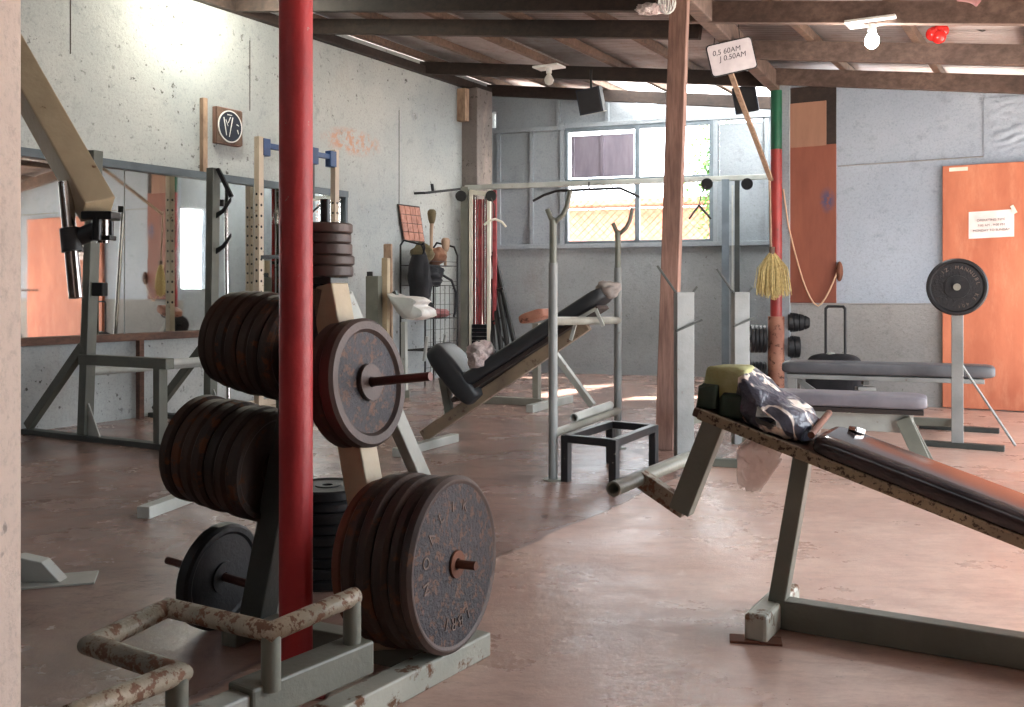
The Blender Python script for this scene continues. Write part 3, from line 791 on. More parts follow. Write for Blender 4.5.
# dark timber and grey tube lying by the wall
t=MB().bar(K(5.75,.9,.03),K(5.2,1.15,.03),.09,.05).build('timber_block','wood_dark',None,.004,loc=K(5.75,.9,0)); tag(t,'dark timber block lying on the floor below the mirror ledge','timber')
# cap bolted on the peg end, lit rag
# ------------------------------------------------------------------ wire shelf in the corner
SH=.55
KK=K
def K(k,s,z=0.0): return KK(k+SH,s,z)
ws0=K(1.35,.28,0)
ws=thing('wire_shelf','black wire shelf rack crowded with straps against the pitted wall','shelf',ws0)
wk0,wk1,sa,sb=.92,1.62,.06,.42
def post(k,s,h): return [K(k,s,0),K(k,s,h)]
fr1=[K(wk0,sb,0),K(wk0,sb,1.55),K(wk0,sb-.05,1.66),K(wk0,sa+.05,1.72),K(wk0,sa,1.66),K(wk0,sa,0)]
fr2=[K(wk1,sb,0),K(wk1,sb,1.55),K(wk1,sb-.05,1.66),K(wk1,sa+.05,1.72),K(wk1,sa,1.66),K(wk1,sa,0)]
for f in (fr1,fr2): MB().tube(f,.012,10).build('end_frame','black_steel',ws)
for z in (1.42,1.18,.78,.4):
    m=MB()
    for k in [wk0+(wk1-wk0)*i/8 for i in range(9)]: m.bar(K(k,sa,z),K(k,sb,z),.006,.006)
    for s in (sa,(sa+sb)/2,sb): m.bar(K(wk0,s,z),K(wk1,s,z),.009,.009)
    m.bar(K(wk0,sb,z+.05),K(wk1,sb,z+.05),.006,.006)
    m.build('wire_tier','wire',ws)
m=MB()
for k in [wk0+(wk1-wk0)*i/7 for i in range(1,7)]: m.bar(K(k,sb+.012,.1),K(k,sb+.012,1.18),.005,.005,up=N)
for z in (.2,.5,.65,.95,1.08): m.bar(K(wk0,sb+.012,z),K(wk1,sb+.012,z),.005,.005)
m.build('front_mesh','wire',ws)
def lump(name,c,r,mat,label,cat,amp=.25,fr=3.0,M=None,group=None,seed=0,squash=None):
    c=V(c); m=MB()
    def fn(u,v):
        t=2*math.pi*u; p=math.pi*v
        q=V((math.sin(p)*math.cos(t),math.sin(p)*math.sin(t),math.cos(p)))
        k=1+amp*mnoise.noise(q*fr*.5+V((seed,seed*2,0)))+amp*.5*mnoise.noise(q*fr+V((seed,0,seed)))
        q=V((q.x*r[0],q.y*r[1],q.z*r[2]))*k
        return c+(M@q if M else q)
    m.grid(fn,28,20); o=m.build(name,mat,None,loc=c-Z*r[2],smoothall=True); tag(o,label,cat,group); return o
RU_=Matrix((U,N,Z)).transposed()
def sack(name,k,s,z0,w,mat,label,cat,h,d,amp=.2,seed=0):
    return lump(name,K(k,s,z0+h*.98),(w/2,d/2,h),mat,label,cat,amp,3,RU_,None,seed)
# backpack hanging on the rack end
bp0=K(1.72,.42,1.05)
bp=thing('backpack','black backpack hanging from the near end of the wire shelf','bag',bp0)
def pack(u,v):
    t=2*math.pi*u; z=.98+.56*v; wv=(.45+.6*math.sin(math.pi*(.12+.74*v)))*(1+.35*mnoise.noise(V((2*math.cos(t),2*math.sin(t),v*4))))
    return K(1.70+.10*math.cos(t)*wv, .40+.13*math.sin(t)*wv, z-.12*(1-v)**2)
MB().grid(pack,24,12).build('pouch','fabric_black',bp,smoothall=True)
MB().tube([K(1.74,.46,1.42),K(1.72,.50,1.30),K(1.70,.50,1.05),K(1.70,.46,.86)],.016,8).build('strap','fabric_black',bp)
MB().tube([K(1.66,.4,1.48),K(1.63,.42,1.62),K(1.62,.40,1.675),K(1.62,.36,1.66)],.012,8).build('carry_loop','fabric_black',bp)
# things on the tiers
sack('folded_towel',1.42,.24,1.428,.22,'fabric_olive','olive brown towel heap on the top tier of the wire shelf','towel',.13,.3,.3,2)
sack('cloth_bundle',1.16,.24,1.428,.26,'fabric_brown','brown cloth bundle beside the olive towel on the wire shelf','cloth',.115,.3,.3,5)
def brush(name,k,s,z0,z1,hd,lab):
    t=thing(name,lab,'brush',K(k,s,z0))
    MB().tube([K(k,s,z0),K(k,s,(z0+z1)/2),K(k-.01,s,z1-.16)],.022,12,taper=[.8,1,1.1]).build('brush_handle','wood_tan',t)
    MB().lathe([(0,0),(.028,.0),(.045,.05),(.055,.12),(.05,.15),(.03,.17),(0,.172)],Matrix.Translation(K(k-.01,s,z1-.17)),16,True).build('bristle_head',hd,t)
brush('upright_brush',1.36,.33,1.56,2.10,'fabric_olive','long handled brush standing bristles up above the wire shelf')
brush('short_brush',1.06,.33,1.425,1.77,'wood_tan','short handled brush standing on the top tier of the wire shelf')
sack('belt_heap',1.32,.24,1.188,.46,'fabric_black','heap of black lifting belts on the middle tier of the wire shelf','belts',.115,.36,.45,8)
m=MB().tube([K(1.2,.40,1.30),K(1.1,.45,1.24),K(1.04,.47,1.1),K(1.03,.46,.86),K(1.08,.47,.80)],.015,8); t=m.build('loose_strap','fabric_black',None,loc=K(1.1,.45,.8)); tag(t,'black strap dangling in front of the middle shelf tier','strap')
sack('pink_rag',1.10,.26,.788,.26,'fabric_pink','pink and white rag on the lower tier of the wire shelf','cloth',.05,.3,.35,11)
sack('black_pouch',1.42,.30,.788,.16,'fabric_black','small black pouch next to the pink rag on the wire shelf','bag',.10,.2,.2,12)
K=KK
# copper tile board
t0=K(1.86,.02,1.73)
tb=thing('tile_board','tilted copper coloured tile board hung on the pitted wall above the shelf','board',t0)
Mt=Matrix.Translation(K(1.72,.03,2.13))@Matrix((-U,Z,N)).transposed().to_4x4()@Matrix.Rotation(.0,4,'Z')
sk=lambda x,y:(x+(.2-y)*0.0+(-.09*(y-.2)/.4*-1 if False else 0),y)
m=MB()
nx_,ny_=4,4
for i in range(nx_):
    for j in range(ny_):
        x0=.02+i*.105+ (0-j)*-.0; y0=-.40+j*.105
        sh_=.028*j-.1
        m.prism([(x0+sh_,y0),(x0+.098+sh_,y0),(x0+.098+sh_+.028,y0+.098),(x0+sh_+.028,y0+.098)],.012,Mt)
m.build('tiles','tile_copper',tb,.003)
m=MB().prism([(-.1,-.41),(.35,-.41),(.46,.03),(.01,.03)],.01,Mt@Matrix.Translation((0,0,-.011))); m.build('backing','wood_dark',tb)
# seat machine with pale moulded seat
sm0=G(398,394)
sd=10.4
sm=thing('curl_machine','grey post machine with a curved white padded seat beside the wire shelf','exercise machine',V((W(398,300,sd).x,sd,0)))
P=lambda px,py,d=sd: W(px,py,d)
def gp(px,d): p=W(px,292,d); return V((p.x,p.y,0))
m=MB().bar(gp(374,sd),P(374,276),.145,.10,up=BN); m.build('main_post','tube_grey',sm,.006)
m=MB().bar(gp(385,sd+.05),P(386,258,sd+.05),.07,.07,up=BN); m.build('side_post','tan_arm',sm,.006)
m=MB().box(P(370,274),(.06,.06,.05)); m.build('post_cap','black_steel',sm,.004)
m=MB().bar(gp(405,sd),P(404,322),.05,.06,up=BN); m.build('seat_post','tube_light',sm,.004)
m=MB().bar(gp(374,sd)+Z*.04,gp(410,sd)+Z*.04,.08,.08); m.build('base','tube_grey',sm,.005)
m=MB().bar(gp(390,sd-.4)+Z*.03,gp(390,sd+.4)+Z*.03,.08,.06); m.build('base_cross','tube_grey',sm,.005)
# curved seat
def seat(u,v):
    y=-.2+.40*u; a=v
    prof=[(393,293),(400,296),(410,296),(420,297),(426,301),(421,305),(431,310),(432,317),(421,320),(410,319),(404,313),(398,303),(393,293)]
    x=a*(len(prof)-1); i=min(int(x),len(prof)-2); f=x-i
    px=prof[i][0]*(1-f)+prof[i+1][0]*f; py=prof[i][1]*(1-f)+prof[i+1][1]*f
    q=W(px,py,sd); e=1-.12*abs(2*u-1)**4
    c=W(412,307,sd); q=c+(q-c)*e
    return q+V((.3,.95,0))*y
c0=[seat(0,j/33) for j in range(33)]; c1_=[seat(1,j/33) for j in range(33)]
m=MB().grid(seat,10,33).use('tube_light').raw(c0,[list(range(33))]).raw(c1_,[list(range(33))[::-1]]); m.build('padded_seat','white_vinyl',sm,smoothall=True)
m=MB().bar(P(394,291),P(404,316),.045,.05,up=BN); m.build('seat_bracket','tube_dark',sm,.004)
# leaning plank behind that machine
p0=gp(389,11.0); t=MB().bar(p0,W(388,244,11.05),.10,.035,up=BN).build('leaning_plank','wood_tan',None,.012,seg=3,loc=p0); tag(t,'tan plank with rounded top leaning upright behind the white seated machine','plank')
# black bar hook at the wall near the pulley tower
# ------------------------------------------------------------------ padded board helper
def pad(p0,p1,side,w,th,mat,name,parent,bev=None,seg=5,**k):
    """upholstered board p0->p1 (centre line of its underside), side vector across"""
    p0=V(p0); p1=V(p1); d=(p1-p0).normalized(); side=V(side).normalized(); up=side.cross(d).normalized()
    if up.z<0: up=-up
    n=10; m=MB(); L=(p1-p0).length
    def sect(t):
        pts=[]; e=min(1,min(t,1-t)*L/(th*.9)); e=math.sqrt(max(0,1-(1-e)**2))
        sh=.10*th*(1-e)
        for i in range(24):
            a=2*math.pi*i/24; c,s_=math.cos(a),math.sin(a)
            x=math.copysign(abs(c)**.3,c)*(w/2-(1-e)*th*.35); y=(math.copysign(abs(s_)**.42,s_))*th/2*(.55+.45*e)
            pts.append(p0+(p1-p0)*t+side*x+up*(y+th/2))
        return pts
    ts=[0,.006,.02,.045,.08]+[.08+.84*i/8 for i in range(1,8)]+[.92,.955,.98,.994,1]
    rings=[sect(t) for t in ts]; o=0
    for r in rings: m.v+=r
    for i in range(len(ts)-1):
        for j in range(24):
            j2=(j+1)%24; m.f.append([i*24+j,i*24+j2,(i+1)*24+j2,(i+1)*24+j]); m.sm.append(True)
    m.f.append(list(range(24))[::-1]); m.sm.append(True); m.f.append([(len(ts)-1)*24+j for j in range(24)]); m.sm.append(True)
    return m.build(name,mat,parent,smoothall=True,**k)

# ------------------------------------------------------------------ near sloping bench
Q=V((.90,3.27,0))
def F(t,z,o=0.0): return Q+N*t+U*o+Z*z
fbz=lambda t:.622-.32*t
nb=thing('decline_bench','grey steel decline bench with a glossy dark pad and a foam roll at its head','bench',Q)
m=MB().bar(F(-.03,.05),F(1.50,.05),.065,.095); m.build('base_tube','tube_grey',nb,.005)
m=MB().bar(F(-.05,.045,-.19),F(-.05,.045,.22),.075,.09); m.build('cross_foot','tube_pale',nb,.012)
m=MB().box(F(-.055,.004,-.17),(.16,.07,.008),Matrix.Rotation(-.2,3,'Z')); m.build('floor_plate','rust',nb,.002)
m=MB().bar(F(1.50,.04,-.2),F(1.50,.04,.2),.075,.08); m.build('cross_foot','tube_grey',nb,.006)
m=MB().bar(F(-.03,.08),F(.055,fbz(.055)-.02),.055,.06,up=U); m.build('main_leg','tube_grey',nb,.004)
m=MB().bar(F(1.46,.08),F(1.46,fbz(1.46)-.02),.05,.05,up=U); m.build('low_leg','tube_grey',nb,.004)
m=MB().bar(F(-.27,fbz(-.27)),F(1.55,fbz(1.55)),.30,.03,up=Z); m.build('board','wood_brown',nb,.006,label='chipped speckled wooden board')
for o_ in (-.145,.145): MB().bar(F(-.25,fbz(-.25)+.001,o_),F(1.55,fbz(1.55)+.001,o_),.022,.036).build('board_edging','board_edge',nb,.004)
pad(F(.105,fbz(.105)+.012),F(1.56,fbz(1.56)+.012),U,.315,.07,'gloss_vinyl','pad',nb,label='glossy dark padded top')
# head: post down to the foot bar
m=MB().bar(F(-.235,fbz(-.235)-.02),F(-.365,.345),.075,.06,up=U); m.build('head_post','tube_grey',nb,.004)
m=MB().bar(F(-.345,.35),F(-.52,.445),.06,.05,up=U); m.build('foot_arm','pipe_worn',nb,.004)
MB().tube([F(-.515,.445,-.235),F(-.515,.445,.50)],.026,20,hollow=.72).build('foot_bar','tube_grey',nb)
# green roll of foam
fr_=thing('foam_roll','green foam block with dark green folds strapped on the bench head','foam',F(-.19,fbz(-.19)+.02))
def foamtop(u,v):
    t=-.255+.175*u; o_=-.13+.27*v
    bump=.018*mnoise.noise(V((u*3,v*3,1)))
    ed=min(1,8*min(u,1-u,v,1-v)+.25)
    return t,o_,ed,bump
m=MB()
def block(t0,t1,o0,o1,z0,z1,sh=0.0,amp=.012,seed=0):
    def fn(u,v):
        a=2*math.pi*u; p=math.pi*v
        q=V((math.sin(p)*math.cos(a),math.sin(p)*math.sin(a),math.cos(p)))
        e=.32
        s3=[math.copysign(abs(c)**e,c) for c in q]
        k=1+amp*8*mnoise.noise(q*1.5+V((seed,0,0)))
        t=(t0+t1)/2+(t1-t0)/2*s3[0]*k; o_=(o0+o1)/2+(o1-o0)/2*s3[1]; z=(z0+z1)/2+(z1-z0)/2*s3[2]*k
        return F(t+sh*(z-z0),z,o_)
    return fn
zb=fbz(-.17)+.035
MB().grid(block(-.262,-.115,-.10,.03,zb+.035,zb+.145,.10,seed=3),28,20).build('foam_block','foam_green',fr_,smoothall=True)
MB().grid(block(-.272,-.20,-.13,.05,zb+.0,zb+.085,.1,.03,seed=6),28,20).build('dark_fold','foam_dark',fr_,smoothall=True,label='dark green fold')
MB().grid(block(-.20,-.115,-.125,.05,zb-.025,zb+.06,.1,.03,seed=8),28,20).build('dark_fold','foam_dark',fr_,smoothall=True,label='dark green fold')
# cushion wrapped in marbled sheet
prof=[(-.125,.20),(-.10,.222),(-.06,.20),(-.01,.165),(.05,.155),(.10,.14),(.125,.10),(.12,.04),(.06,.012),(-.02,.012),(-.10,.012),(-.135,.05),(-.13,.12)]
def cush(u,v):
    x=u*len(prof); i=int(x)%len(prof); f=x-int(x); j=(i+1)%len(prof)
    a,b=prof[i],prof[j]; t=a[0]*(1-f)+b[0]*f; h=a[1]*(1-f)+b[1]*f
    w_=(v-.5)*2; e=max(0,1-abs(w_)**3.2)**.5
    t-=.03; h=.012+(h-.012)*.82
    tc,hc=-.03,.06
    t=tc+(t-tc)*(.25+.75*e); h=hc+(h-hc)*(.3+.7*e)
    q=V((t*9,h*9,v*3)); nn=.014*mnoise.noise(q)+.007*mnoise.noise(q*2.7)
    return F(t+nn,fbz(t)+h+nn*.8,w_*.14)
m=MB().grid(cush,78,26)
t=m.build('wrapped_cushion','marbled_sheet',None,smoothall=True,loc=F(.03,fbz(.03))); tag(t,'dark cushion wrapped in white veined marbled sheet on the bench head','cushion')
# tan tape edge of the sheet
# plastic bag hanging beneath
def bag(u,v):
    a=2*math.pi*u
    r=.066*(1-.55*v**1.5)*min(1,.5+v*3)
    x=r*1.15*math.cos(a)*(1+.18*math.sin(3*a+v*4)); y=r*.8*math.sin(a)*(1+.15*math.sin(2*a+v*5))
    nn=.02*mnoise.noise(V((math.cos(a)*2,math.sin(a)*2,v*5)))
    return F(-.10+x+nn-.02*v,fbz(-.06)-.035-.165*v+nn,.02+y)
m=MB().grid(bag,36,24); t=m.build('plastic_bag','clear_bag',None,smoothall=True,loc=F(-.08,fbz(-.08)-.2)); tag(t,'thin pinkish clear plastic bag hanging below the bench board','bag')
p=F(.105,fbz(.105)+.035,-.15); q=F(.085,fbz(.085)+.09,.16)
t=MB().tube([F(.115,fbz(.115)+.075,-.16),F(.10,fbz(.1)+.105,.15)],.011,14).build('cross_rod','rust',None,loc=F(.11,fbz(.11)+.05)); tag(t,'short steel rod lying across the bench between cushion and pad','rod')
t=MB().box(F(.20,fbz(.20)+.092,.10),(.045,.035,.018),Matrix.Rotation(.5,3,'Z')@Matrix.Rotation(.3,3,'Y')).build('metal_clip','chrome',None,.004,loc=F(.20,fbz(.2)+.1)); tag(t,'small pale metal clip lying on the glossy dark bench pad','clip')

# ------------------------------------------------------------------ grey flat bench with plate uprights (bench press)
b2d=V((.72,-.29,0)).normalized(); b2s=V((.29,.72,0)).normalized()
b2=V((1.35,6.80,0))
def F2(t,z,o=0): return b2+b2d*t+b2s*o+Z*z
pb=thing('press_bench','grey padded flat bench with two flat steel uprights holding open hooks','bench',b2)
pad(F2(.05,.365),F2(1.36,.365),b2s,.30,.09,'grey_vinyl','pad',pb,label='grey vinyl pad')
m=MB().bar(F2(.08,.35),F2(1.34,.35),.27,.03); m.build('pad_board','wood_dark',pb,.003)
m=MB().bar(F2(0,.27),F2(1.28,.27),.06,.12); m.build('spine','tube_light',pb,.005)
for o_ in (-.17,.17): MB().bar(F2(1.22,.30,o_*.35),F2(1.36,.0,o_),.09,.045,up=b2s).build('leg','tube_grey',pb,.004)
ul=V((1.10,6.40,0)); ur=V((1.655,7.25,0))
for q in (ul,ur):
    m=MB().bar(q,q+Z*1.1,.115,.07,up=V((.17,-.98,0))); m.build('upright','tube_steel',pb,.004)
    for (x0,z0,x1,z1) in ((-.05,1.095,-.17,1.27),(.055,1.095,.085,1.135),(-.06,.85,.11,.925)):
        yo=-.045 if z0<1 else 0
        MB().bar(q+V((x0,yo,z0)),q+V((x1,yo,z1)),.016,.014).build('hook_rod','tube_dark',pb,.002)
m=MB().bar(ul+Z*.28,ur+Z*.28,.06,.07); m.build('cross_member','tube_grey',pb,.004)
for q in (ul,ur): MB().bar(q-b2d*.06+Z*.025,q+b2d*.35+Z*.025,.06,.05).build('base_runner','tube_grey',pb,.004)

# ------------------------------------------------------------------ far flat bench with loaded bar
b3n=V((.866,-.5,0)).normalized(); b3s=V((.445,1,0)).normalized()
u0=V((3.14,7.05,0))
b3=W(784,372,8.1); b3.z=0
def F3(t,z,o=0): return b3+(V((3.58,7.57,0))-b3).normalized()*t+b3s*o+Z*z
L3=(V((3.60,7.6,0))-b3).length
fb_=thing('barbell_bench','dark grey padded bench along the partition with a single bar upright','bench',b3)
pad(F3(0,.45),F3(L3+.06,.45),b3s,.29,.10,'dark_grey_vinyl','pad',fb_,label='dark grey vinyl pad')
m=MB().bar(F3(.03,.43),F3(L3-.02,.43),.27,.035); m.build('pad_board','tube_steel',fb_,.004)
for o_ in (-.10,.10): MB().bar(F3(.08,0,o_),F3(.08,.42,o_),.07,.05,up=b3s).build('leg','tube_steel',fb_,.004)
MB().bar(F3(.10,.40),F3(.5,.12),.04,.04).build('brace','tube_steel',fb_,.003)
MB().bar(F3(.06,.10),F3(L3-.2,.10),.06,.06).build('spine','tube_grey',fb_,.004)
for q in (u0,u0*1.125):
    MB().bar(q,q+Z*1.12,.078,.05,up=b3s).build('upright','tube_steel',fb_,.004)
    MB().bar(q-b3n*.28+Z*.02,q+b3n*.30+Z*.02,.06,.04).build('base_runner','tube_dark',fb_,.004)
    m=MB().bar(q+V((0,0,1.08))-b3s*.02,q+V((0,0,1.08))-b3s*.09+Z*.06,.05,.02); m.build('bar_hook','tube_dark',fb_,.003)
MB().tube([u0+b3n*.02+Z*.60,u0+b3n*.36+U*.1+Z*.03],.009,10).build('stay_rod','tube_steel',fb_)
MB().bar(u0+Z*.12,u0*1.125+Z*.12,.05,.05).build('cross_member','tube_grey',fb_,.004)
MB().box(F3(.62,.40),(.05,.05,.06)).build('bolt_block','tube_dark',fb_,.006)
MB().box(F3(.62,.34),(.14,.08,.03)).build('bolt_plate','tube_steel',fb_,.004)
# barbell and its plates
bdir=V((.445,1,0)).normalized(); bp=W(957,287,6.85)
bar_=thing('barbell','steel barbell resting on the bench uprights by the orange plywood','barbell',bp+bdir*.9)
MB().tube([bp-bdir*.03,bp+bdir*1.85],.0135,18).build('shaft','chrome',bar_)
MB().tube([bp-bdir*.038,bp-bdir*.0],.024,24).build('collar','tube_mid',bar_)
PLM2=special('weight_plate',.197,.045,bp,-bdir,'iron_black','iron_black_face','black lettered plate on the barbell end in front of orange plywood','barbell plates',.42,.12,.010,
   arc('IZ',.72,.2,.133,.034)+arc('MANNUBL',-.05,.23,.133,.034)+[(c,math.pi+1.05-i*.22,.133,.034) for i,c in enumerate('20 KG')][::1] if False else
   arc('IZ',.72,.2,.133,.034)+arc('MANNUBL',-.0,.23,.133,.034)+[(c,math.pi+.10+i*.21,.133,.034) for i,c in enumerate('104 EK') if c!=' '],0,bore=.014,hubmat='iron_black')
del PLM2['group']
# ------------------------------------------------------------------ against the partition
# orange plywood sheet
d0,d1=1.60,3.45
t0=R((d0+d1)/2,0,.05)
t=thing('plywood_door','large orange plywood door leaf standing against the pale partition','door',t0)
m=MB(); wallbox(m,R,d0,d1,.012,2.29,.055); m.build('leaf','ply_orange',t,.006)
m=MB(); wallbox(m,R,d0+.06,d0+.22,2.235,2.27,.058); m.build('tape_strip','cream_paint',t)
ntc=W(990,224,9.13)
sgn=thing('opening_sign','white paper opening hours notice taped on the orange plywood','sign',ntc)
s_c,z_c=(ntc-COLP).dot(N),ntc.z
def Rn(x,z,o=0): return R(s_c+x,z_c+z,.062+o)
m=MB(); hw,hh=.19,.125
m.grid(lambda u,v: Rn(-hw+2*hw*u,-hh+2*hh*v+.012*u,-.004-.0+.008*abs(mnoise.noise(V((u*2,v*2,5))))),14,10); m.build('sheet','paper',sgn,smoothall=True)
Ms=Matrix.Translation(Rn(0,0,.010))@Matrix((N,Z,-U)).transposed().to_4x4()@Matrix.Rotation(.03,4,'Z')
m=MB()
for tx,y,sz,cl in (('OPERATING TIME',.045,.03,0),('7:00 AM - 9:00 PM',-.003,.03,0),('MONDAY TO SUNDAY',-.05,.03,0)):
    vs,fs=text_mesh(tx,sz,.0006); m.raw([Ms@(v+V((0,y,0))) for v in vs],fs)
m.build('lettering','letter_black',sgn)
m=MB().bar(Rn(.17,.17,.004),Rn(.205,.10,.006),.03,.004,up=U); m.build('tape','cream_paint',sgn)
# brown plywood panel
t=thing('wall_panel','tall maroon brown plywood panel beside the red and green column','panel',R(.42,.99,.02))
m=MB(); wallbox(m,R,.09,.615,.99,2.58,.02); m.build('lower_sheet','ply_brown',t,.003)
m=MB(); wallbox(m,R,.09,.615,2.58,3.18,.016); m.build('upper_frame','wood_dark',t,.003)
m=MB(); wallbox(m,R,.12,.52,2.57,3.02,.024); m.build('upper_sheet','ply_tan',t,.003,label='lighter tan upper sheet')
m=MB(); wallbox(m,R,.10,.135,1.6,2.15,.04); m.build('dark_batten','wood_dark',t,.003)
t=MB().ball(R(.65,1.305,.03),(.045,.035,.10),RU_,16,12).build('rusty_latch','rust',None,loc=R(.65,1.2,.0)); tag(t,'rusty brown latch on the edge of the maroon panel','latch')
# rope
pts=[R(.10,2.15,.06)]
for i in range(1,15):
    f=i/14; s_=.11+.52*f; pts.append(R(s_,1.95-1.0*math.sin(min(1,f*1.45)*math.pi/2)+ (.34*max(0,(f-.62)/.38)**1.6),.055))
t=MB().tube(pts,.008,8).build('hanging_cord','rope_tan',None,loc=R(.4,.9,.05)); tag(t,'thin pale cord hanging in a loop across the maroon panel','cord')
# broom
bc=W(772,250,10.05)
br=thing('broom','straw broom hanging upside down on the red column','broom',W(772,296,10.05))
MB().tube([W(771,252,10.05),W(769.5,176,10.08)],.012,12).build('broomstick','wood_tan',br)
m=MB()
rn=random.Random(5)
for i in range(260):
    a=rn.uniform(0,2*math.pi); r=math.sqrt(rn.random()); 
    top=bc+V((.02*r*math.cos(a),.02*r*math.sin(a),-.02))
    bot=bc+V((.18*r*math.cos(a)+rn.uniform(-.01,.03),.07*r*math.sin(a),-.47+.06*r+rn.uniform(-.05,.07)))
    mid=top.lerp(bot,.45)+V((.35*(bot.x-top.x),.3*(bot.y-top.y),0))
    m.tube([top,mid,bot],.0045,4)
o=m.build('bristles','straw',br); o['kind']='stuff'
m=MB().tube([bc+V((0,0,.03)),bc+V((0,0,-.06))],.028,12); m.build('binding','wood_brown',br)
# suitcase
sd=9.25
sc=W(834,360,sd); sc0=V((sc.x,sc.y,0))
su=thing('suitcase','black wheeled suitcase with raised handle beside the partition','suitcase',sc0)
def shell(u,v):
    a=2*math.pi*u; p=math.pi*v
    q=[math.sin(p)*math.cos(a),math.sin(p)*math.sin(a),math.cos(p)]
    s3=[math.copysign(abs(c)**e,c) for c,e in zip(q,(.5,.5,.42))]
    return sc0+N*s3[0]*.25+U*s3[1]*.13+Z*(.285+.245*s3[2])
MB().grid(shell,36,24).build('shell','fabric_black',su,smoothall=True)
hx=.088
MB().tube([sc0-N*hx+U*.06+Z*.50,sc0-N*hx+U*.06+Z*.945,sc0-N*(hx-.02)+U*.06+Z*.965,sc0+N*(hx-.02)+U*.06+Z*.965,sc0+N*hx+U*.06+Z*.945,sc0+N*hx+U*.06+Z*.50],.013,12).build('pull_handle','plastic_black',su)
for sx in (-1,1):
    MB().lathe([(0,-.02),(.045,-.02),(.045,.02),(0,.02)],axis_matrix(sc0+N*.18*sx+U*.04+Z*.045,N),20).build('wheel','black_rubber',su)
MB().ball(sc0+Z*.525-N*.03,(.07,.04,.02),RU_).build('top_grip','tube_light',su,label='pale top grip')
# ------------------------------------------------------------------ sit-up bench hooked over the squat stand's crossbar
w_=V((.93,-.36,0)).normalized(); ws_=V((.36,.93,0)).normalized()
I0=V((-.58,7.10,0))
def I(t,z,o=0): return I0+w_*t+ws_*o+Z*z
ib=thing('situp_bench','long dark incline sit-up bench leaning on the crossbar of the squat stand','bench',I0)
bz=lambda t:.40+(t-.27)*.62
pad(I(.24,bz(.24)),I(1.33,bz(1.33)),ws_,.32,.10,'black_vinyl','back_pad',ib,label='long dark padded board')
MB().bar(I(.22,bz(.22)-.02),I(1.27,bz(1.27)-.02),.26,.03).build('pad_board','wood_dark',ib,.004)
MB().bar(I(-.05,.075),I(1.16,.885),.07,.085).build('main_beam','tube_brown',ib,.006)
MB().bar(V((-.77,6.66,.03)),V((-.42,7.36,.03)),.07,.06).build('foot_tube','tube_light',ib,.005)
MB().bar(I(.165,.18),I(.10,.50),.055,.055,up=ws_).build('knee_post','tube_grey',ib,.004)
pad(I(.32,.30),I(-.0,.655),ws_,.34,.165,'black_vinyl','knee_pad',ib,label='thick rounded black knee pad')
for o_ in (-.13,.13): MB().tube([I(.02,.62,o_*1.1),I(.05,.79,o_*1.15)],.012,10).build('grip_rod','tube_light',ib)
hb=MB()
hb.bar(I(1.14,bz(1.14)-.02,-.17),I(1.10,bz(1.1)-.13,-.17),.02,.02); hb.bar(I(1.27,bz(1.27)-.03,-.17),I(1.32,bz(1.27)-.14,-.17),.02,.02); hb.bar(I(1.14,bz(1.14)-.02,-.17),I(1.27,bz(1.27)-.03,-.17),.02,.02)
hb.build('foot_hoop','tube_light',ib)
lump('grey_towel',I(1.31,bz(1.31)+.075,.0),(.075,.12,.06),'fabric_grey','small grey towel over the top end of the sit-up bench','towel',.3,3,Matrix((w_,ws_,Z)).transposed(),None,4)
lump('tissue_bag',I(.43,bz(.43)+.17,-.08),(.095,.09,.095),'tissue','crumpled pale plastic bag lying on the sit-up bench pad','bag',.45,4,None,None,9)
# low padded frame standing on the floor behind
q0=V((.24,9.70,0))
tf=thing('low_bench','low grey braced bench partly hidden behind the sit-up bench','bench',q0)
MB().bar(q0,q0+Z*.80,.065,.065,up=U).build('post','tube_mid',tf,.004)
MB().bar(q0+Z*.74,V((.76,9.40,.03)),.06,.06,up=U).build('brace','tube_light',tf,.004)
MB().bar(V((-.33,9.95,.035)),V((.30,9.66,.035)),.07,.07).build('base_runner','tube_mid',tf,.004)
MB().bar(V((.16,9.12,.035)),V((.58,9.98,.035)),.07,.07).build('cross_foot','tube_light',tf,.004)
pad(V((.13,9.75,.78)),V((.36,9.65,.86)),U,.26,.10,'peeled_red','seat_pad',tf,label='worn dull red seat pad')
# ------------------------------------------------------------------ squat stand
s0=V((.24,5.85,0)); s1=V((.745,7.04,0)); sdv=(s1-s0).normalized(); sps=V((sdv.y,-sdv.x,0))
st=thing('squat_stand','grey pipe squat stand with curved bar hooks in the middle of the floor','squat stand',s0)
for q in (s0,s1):
    MB().tube([q,q+Z*1.27],.027,20).build('upright','tube_steel',st)
    MB().tube([q+Z*1.2,q+Z*1.52],.021,18).build('inner_post','tube_grey',st)
    x=V((.9,-.3,0)).normalized()
    MB().tube([q-x*.035+Z*1.585,q-x*.012+Z*1.53,q+x*.02+Z*1.515,q+x*.06+Z*1.55,q+x*.085+Z*1.60,q+x*.105+Z*1.69],.0145,12).build('bar_hook','tube_grey',st)
    MB().lathe([(0,0),(.06,0),(.06,.008),(0,.008)],Matrix.Translation(q),20).build('base_plate','tube_mid',st)
MB().tube([s0+Z*.93,s1+Z*.90],.026,18).build('cross_pipe','tube_mid',st)
MB().tube([s0+Z*.27,s1+Z*.265],.026,18).build('cross_pipe','tube_mid',st)
p=s0.lerp(s1,.28)+Z*.3225; q=s0.lerp(s1,.86)+Z*.322
t=MB().tube([p-sps*.0,q],.027,18,hollow=.78).build('loose_pipe','tube_light',None,loc=p); tag(t,'short hollow steel pipe lying on the low crossbar of the squat stand','pipe')
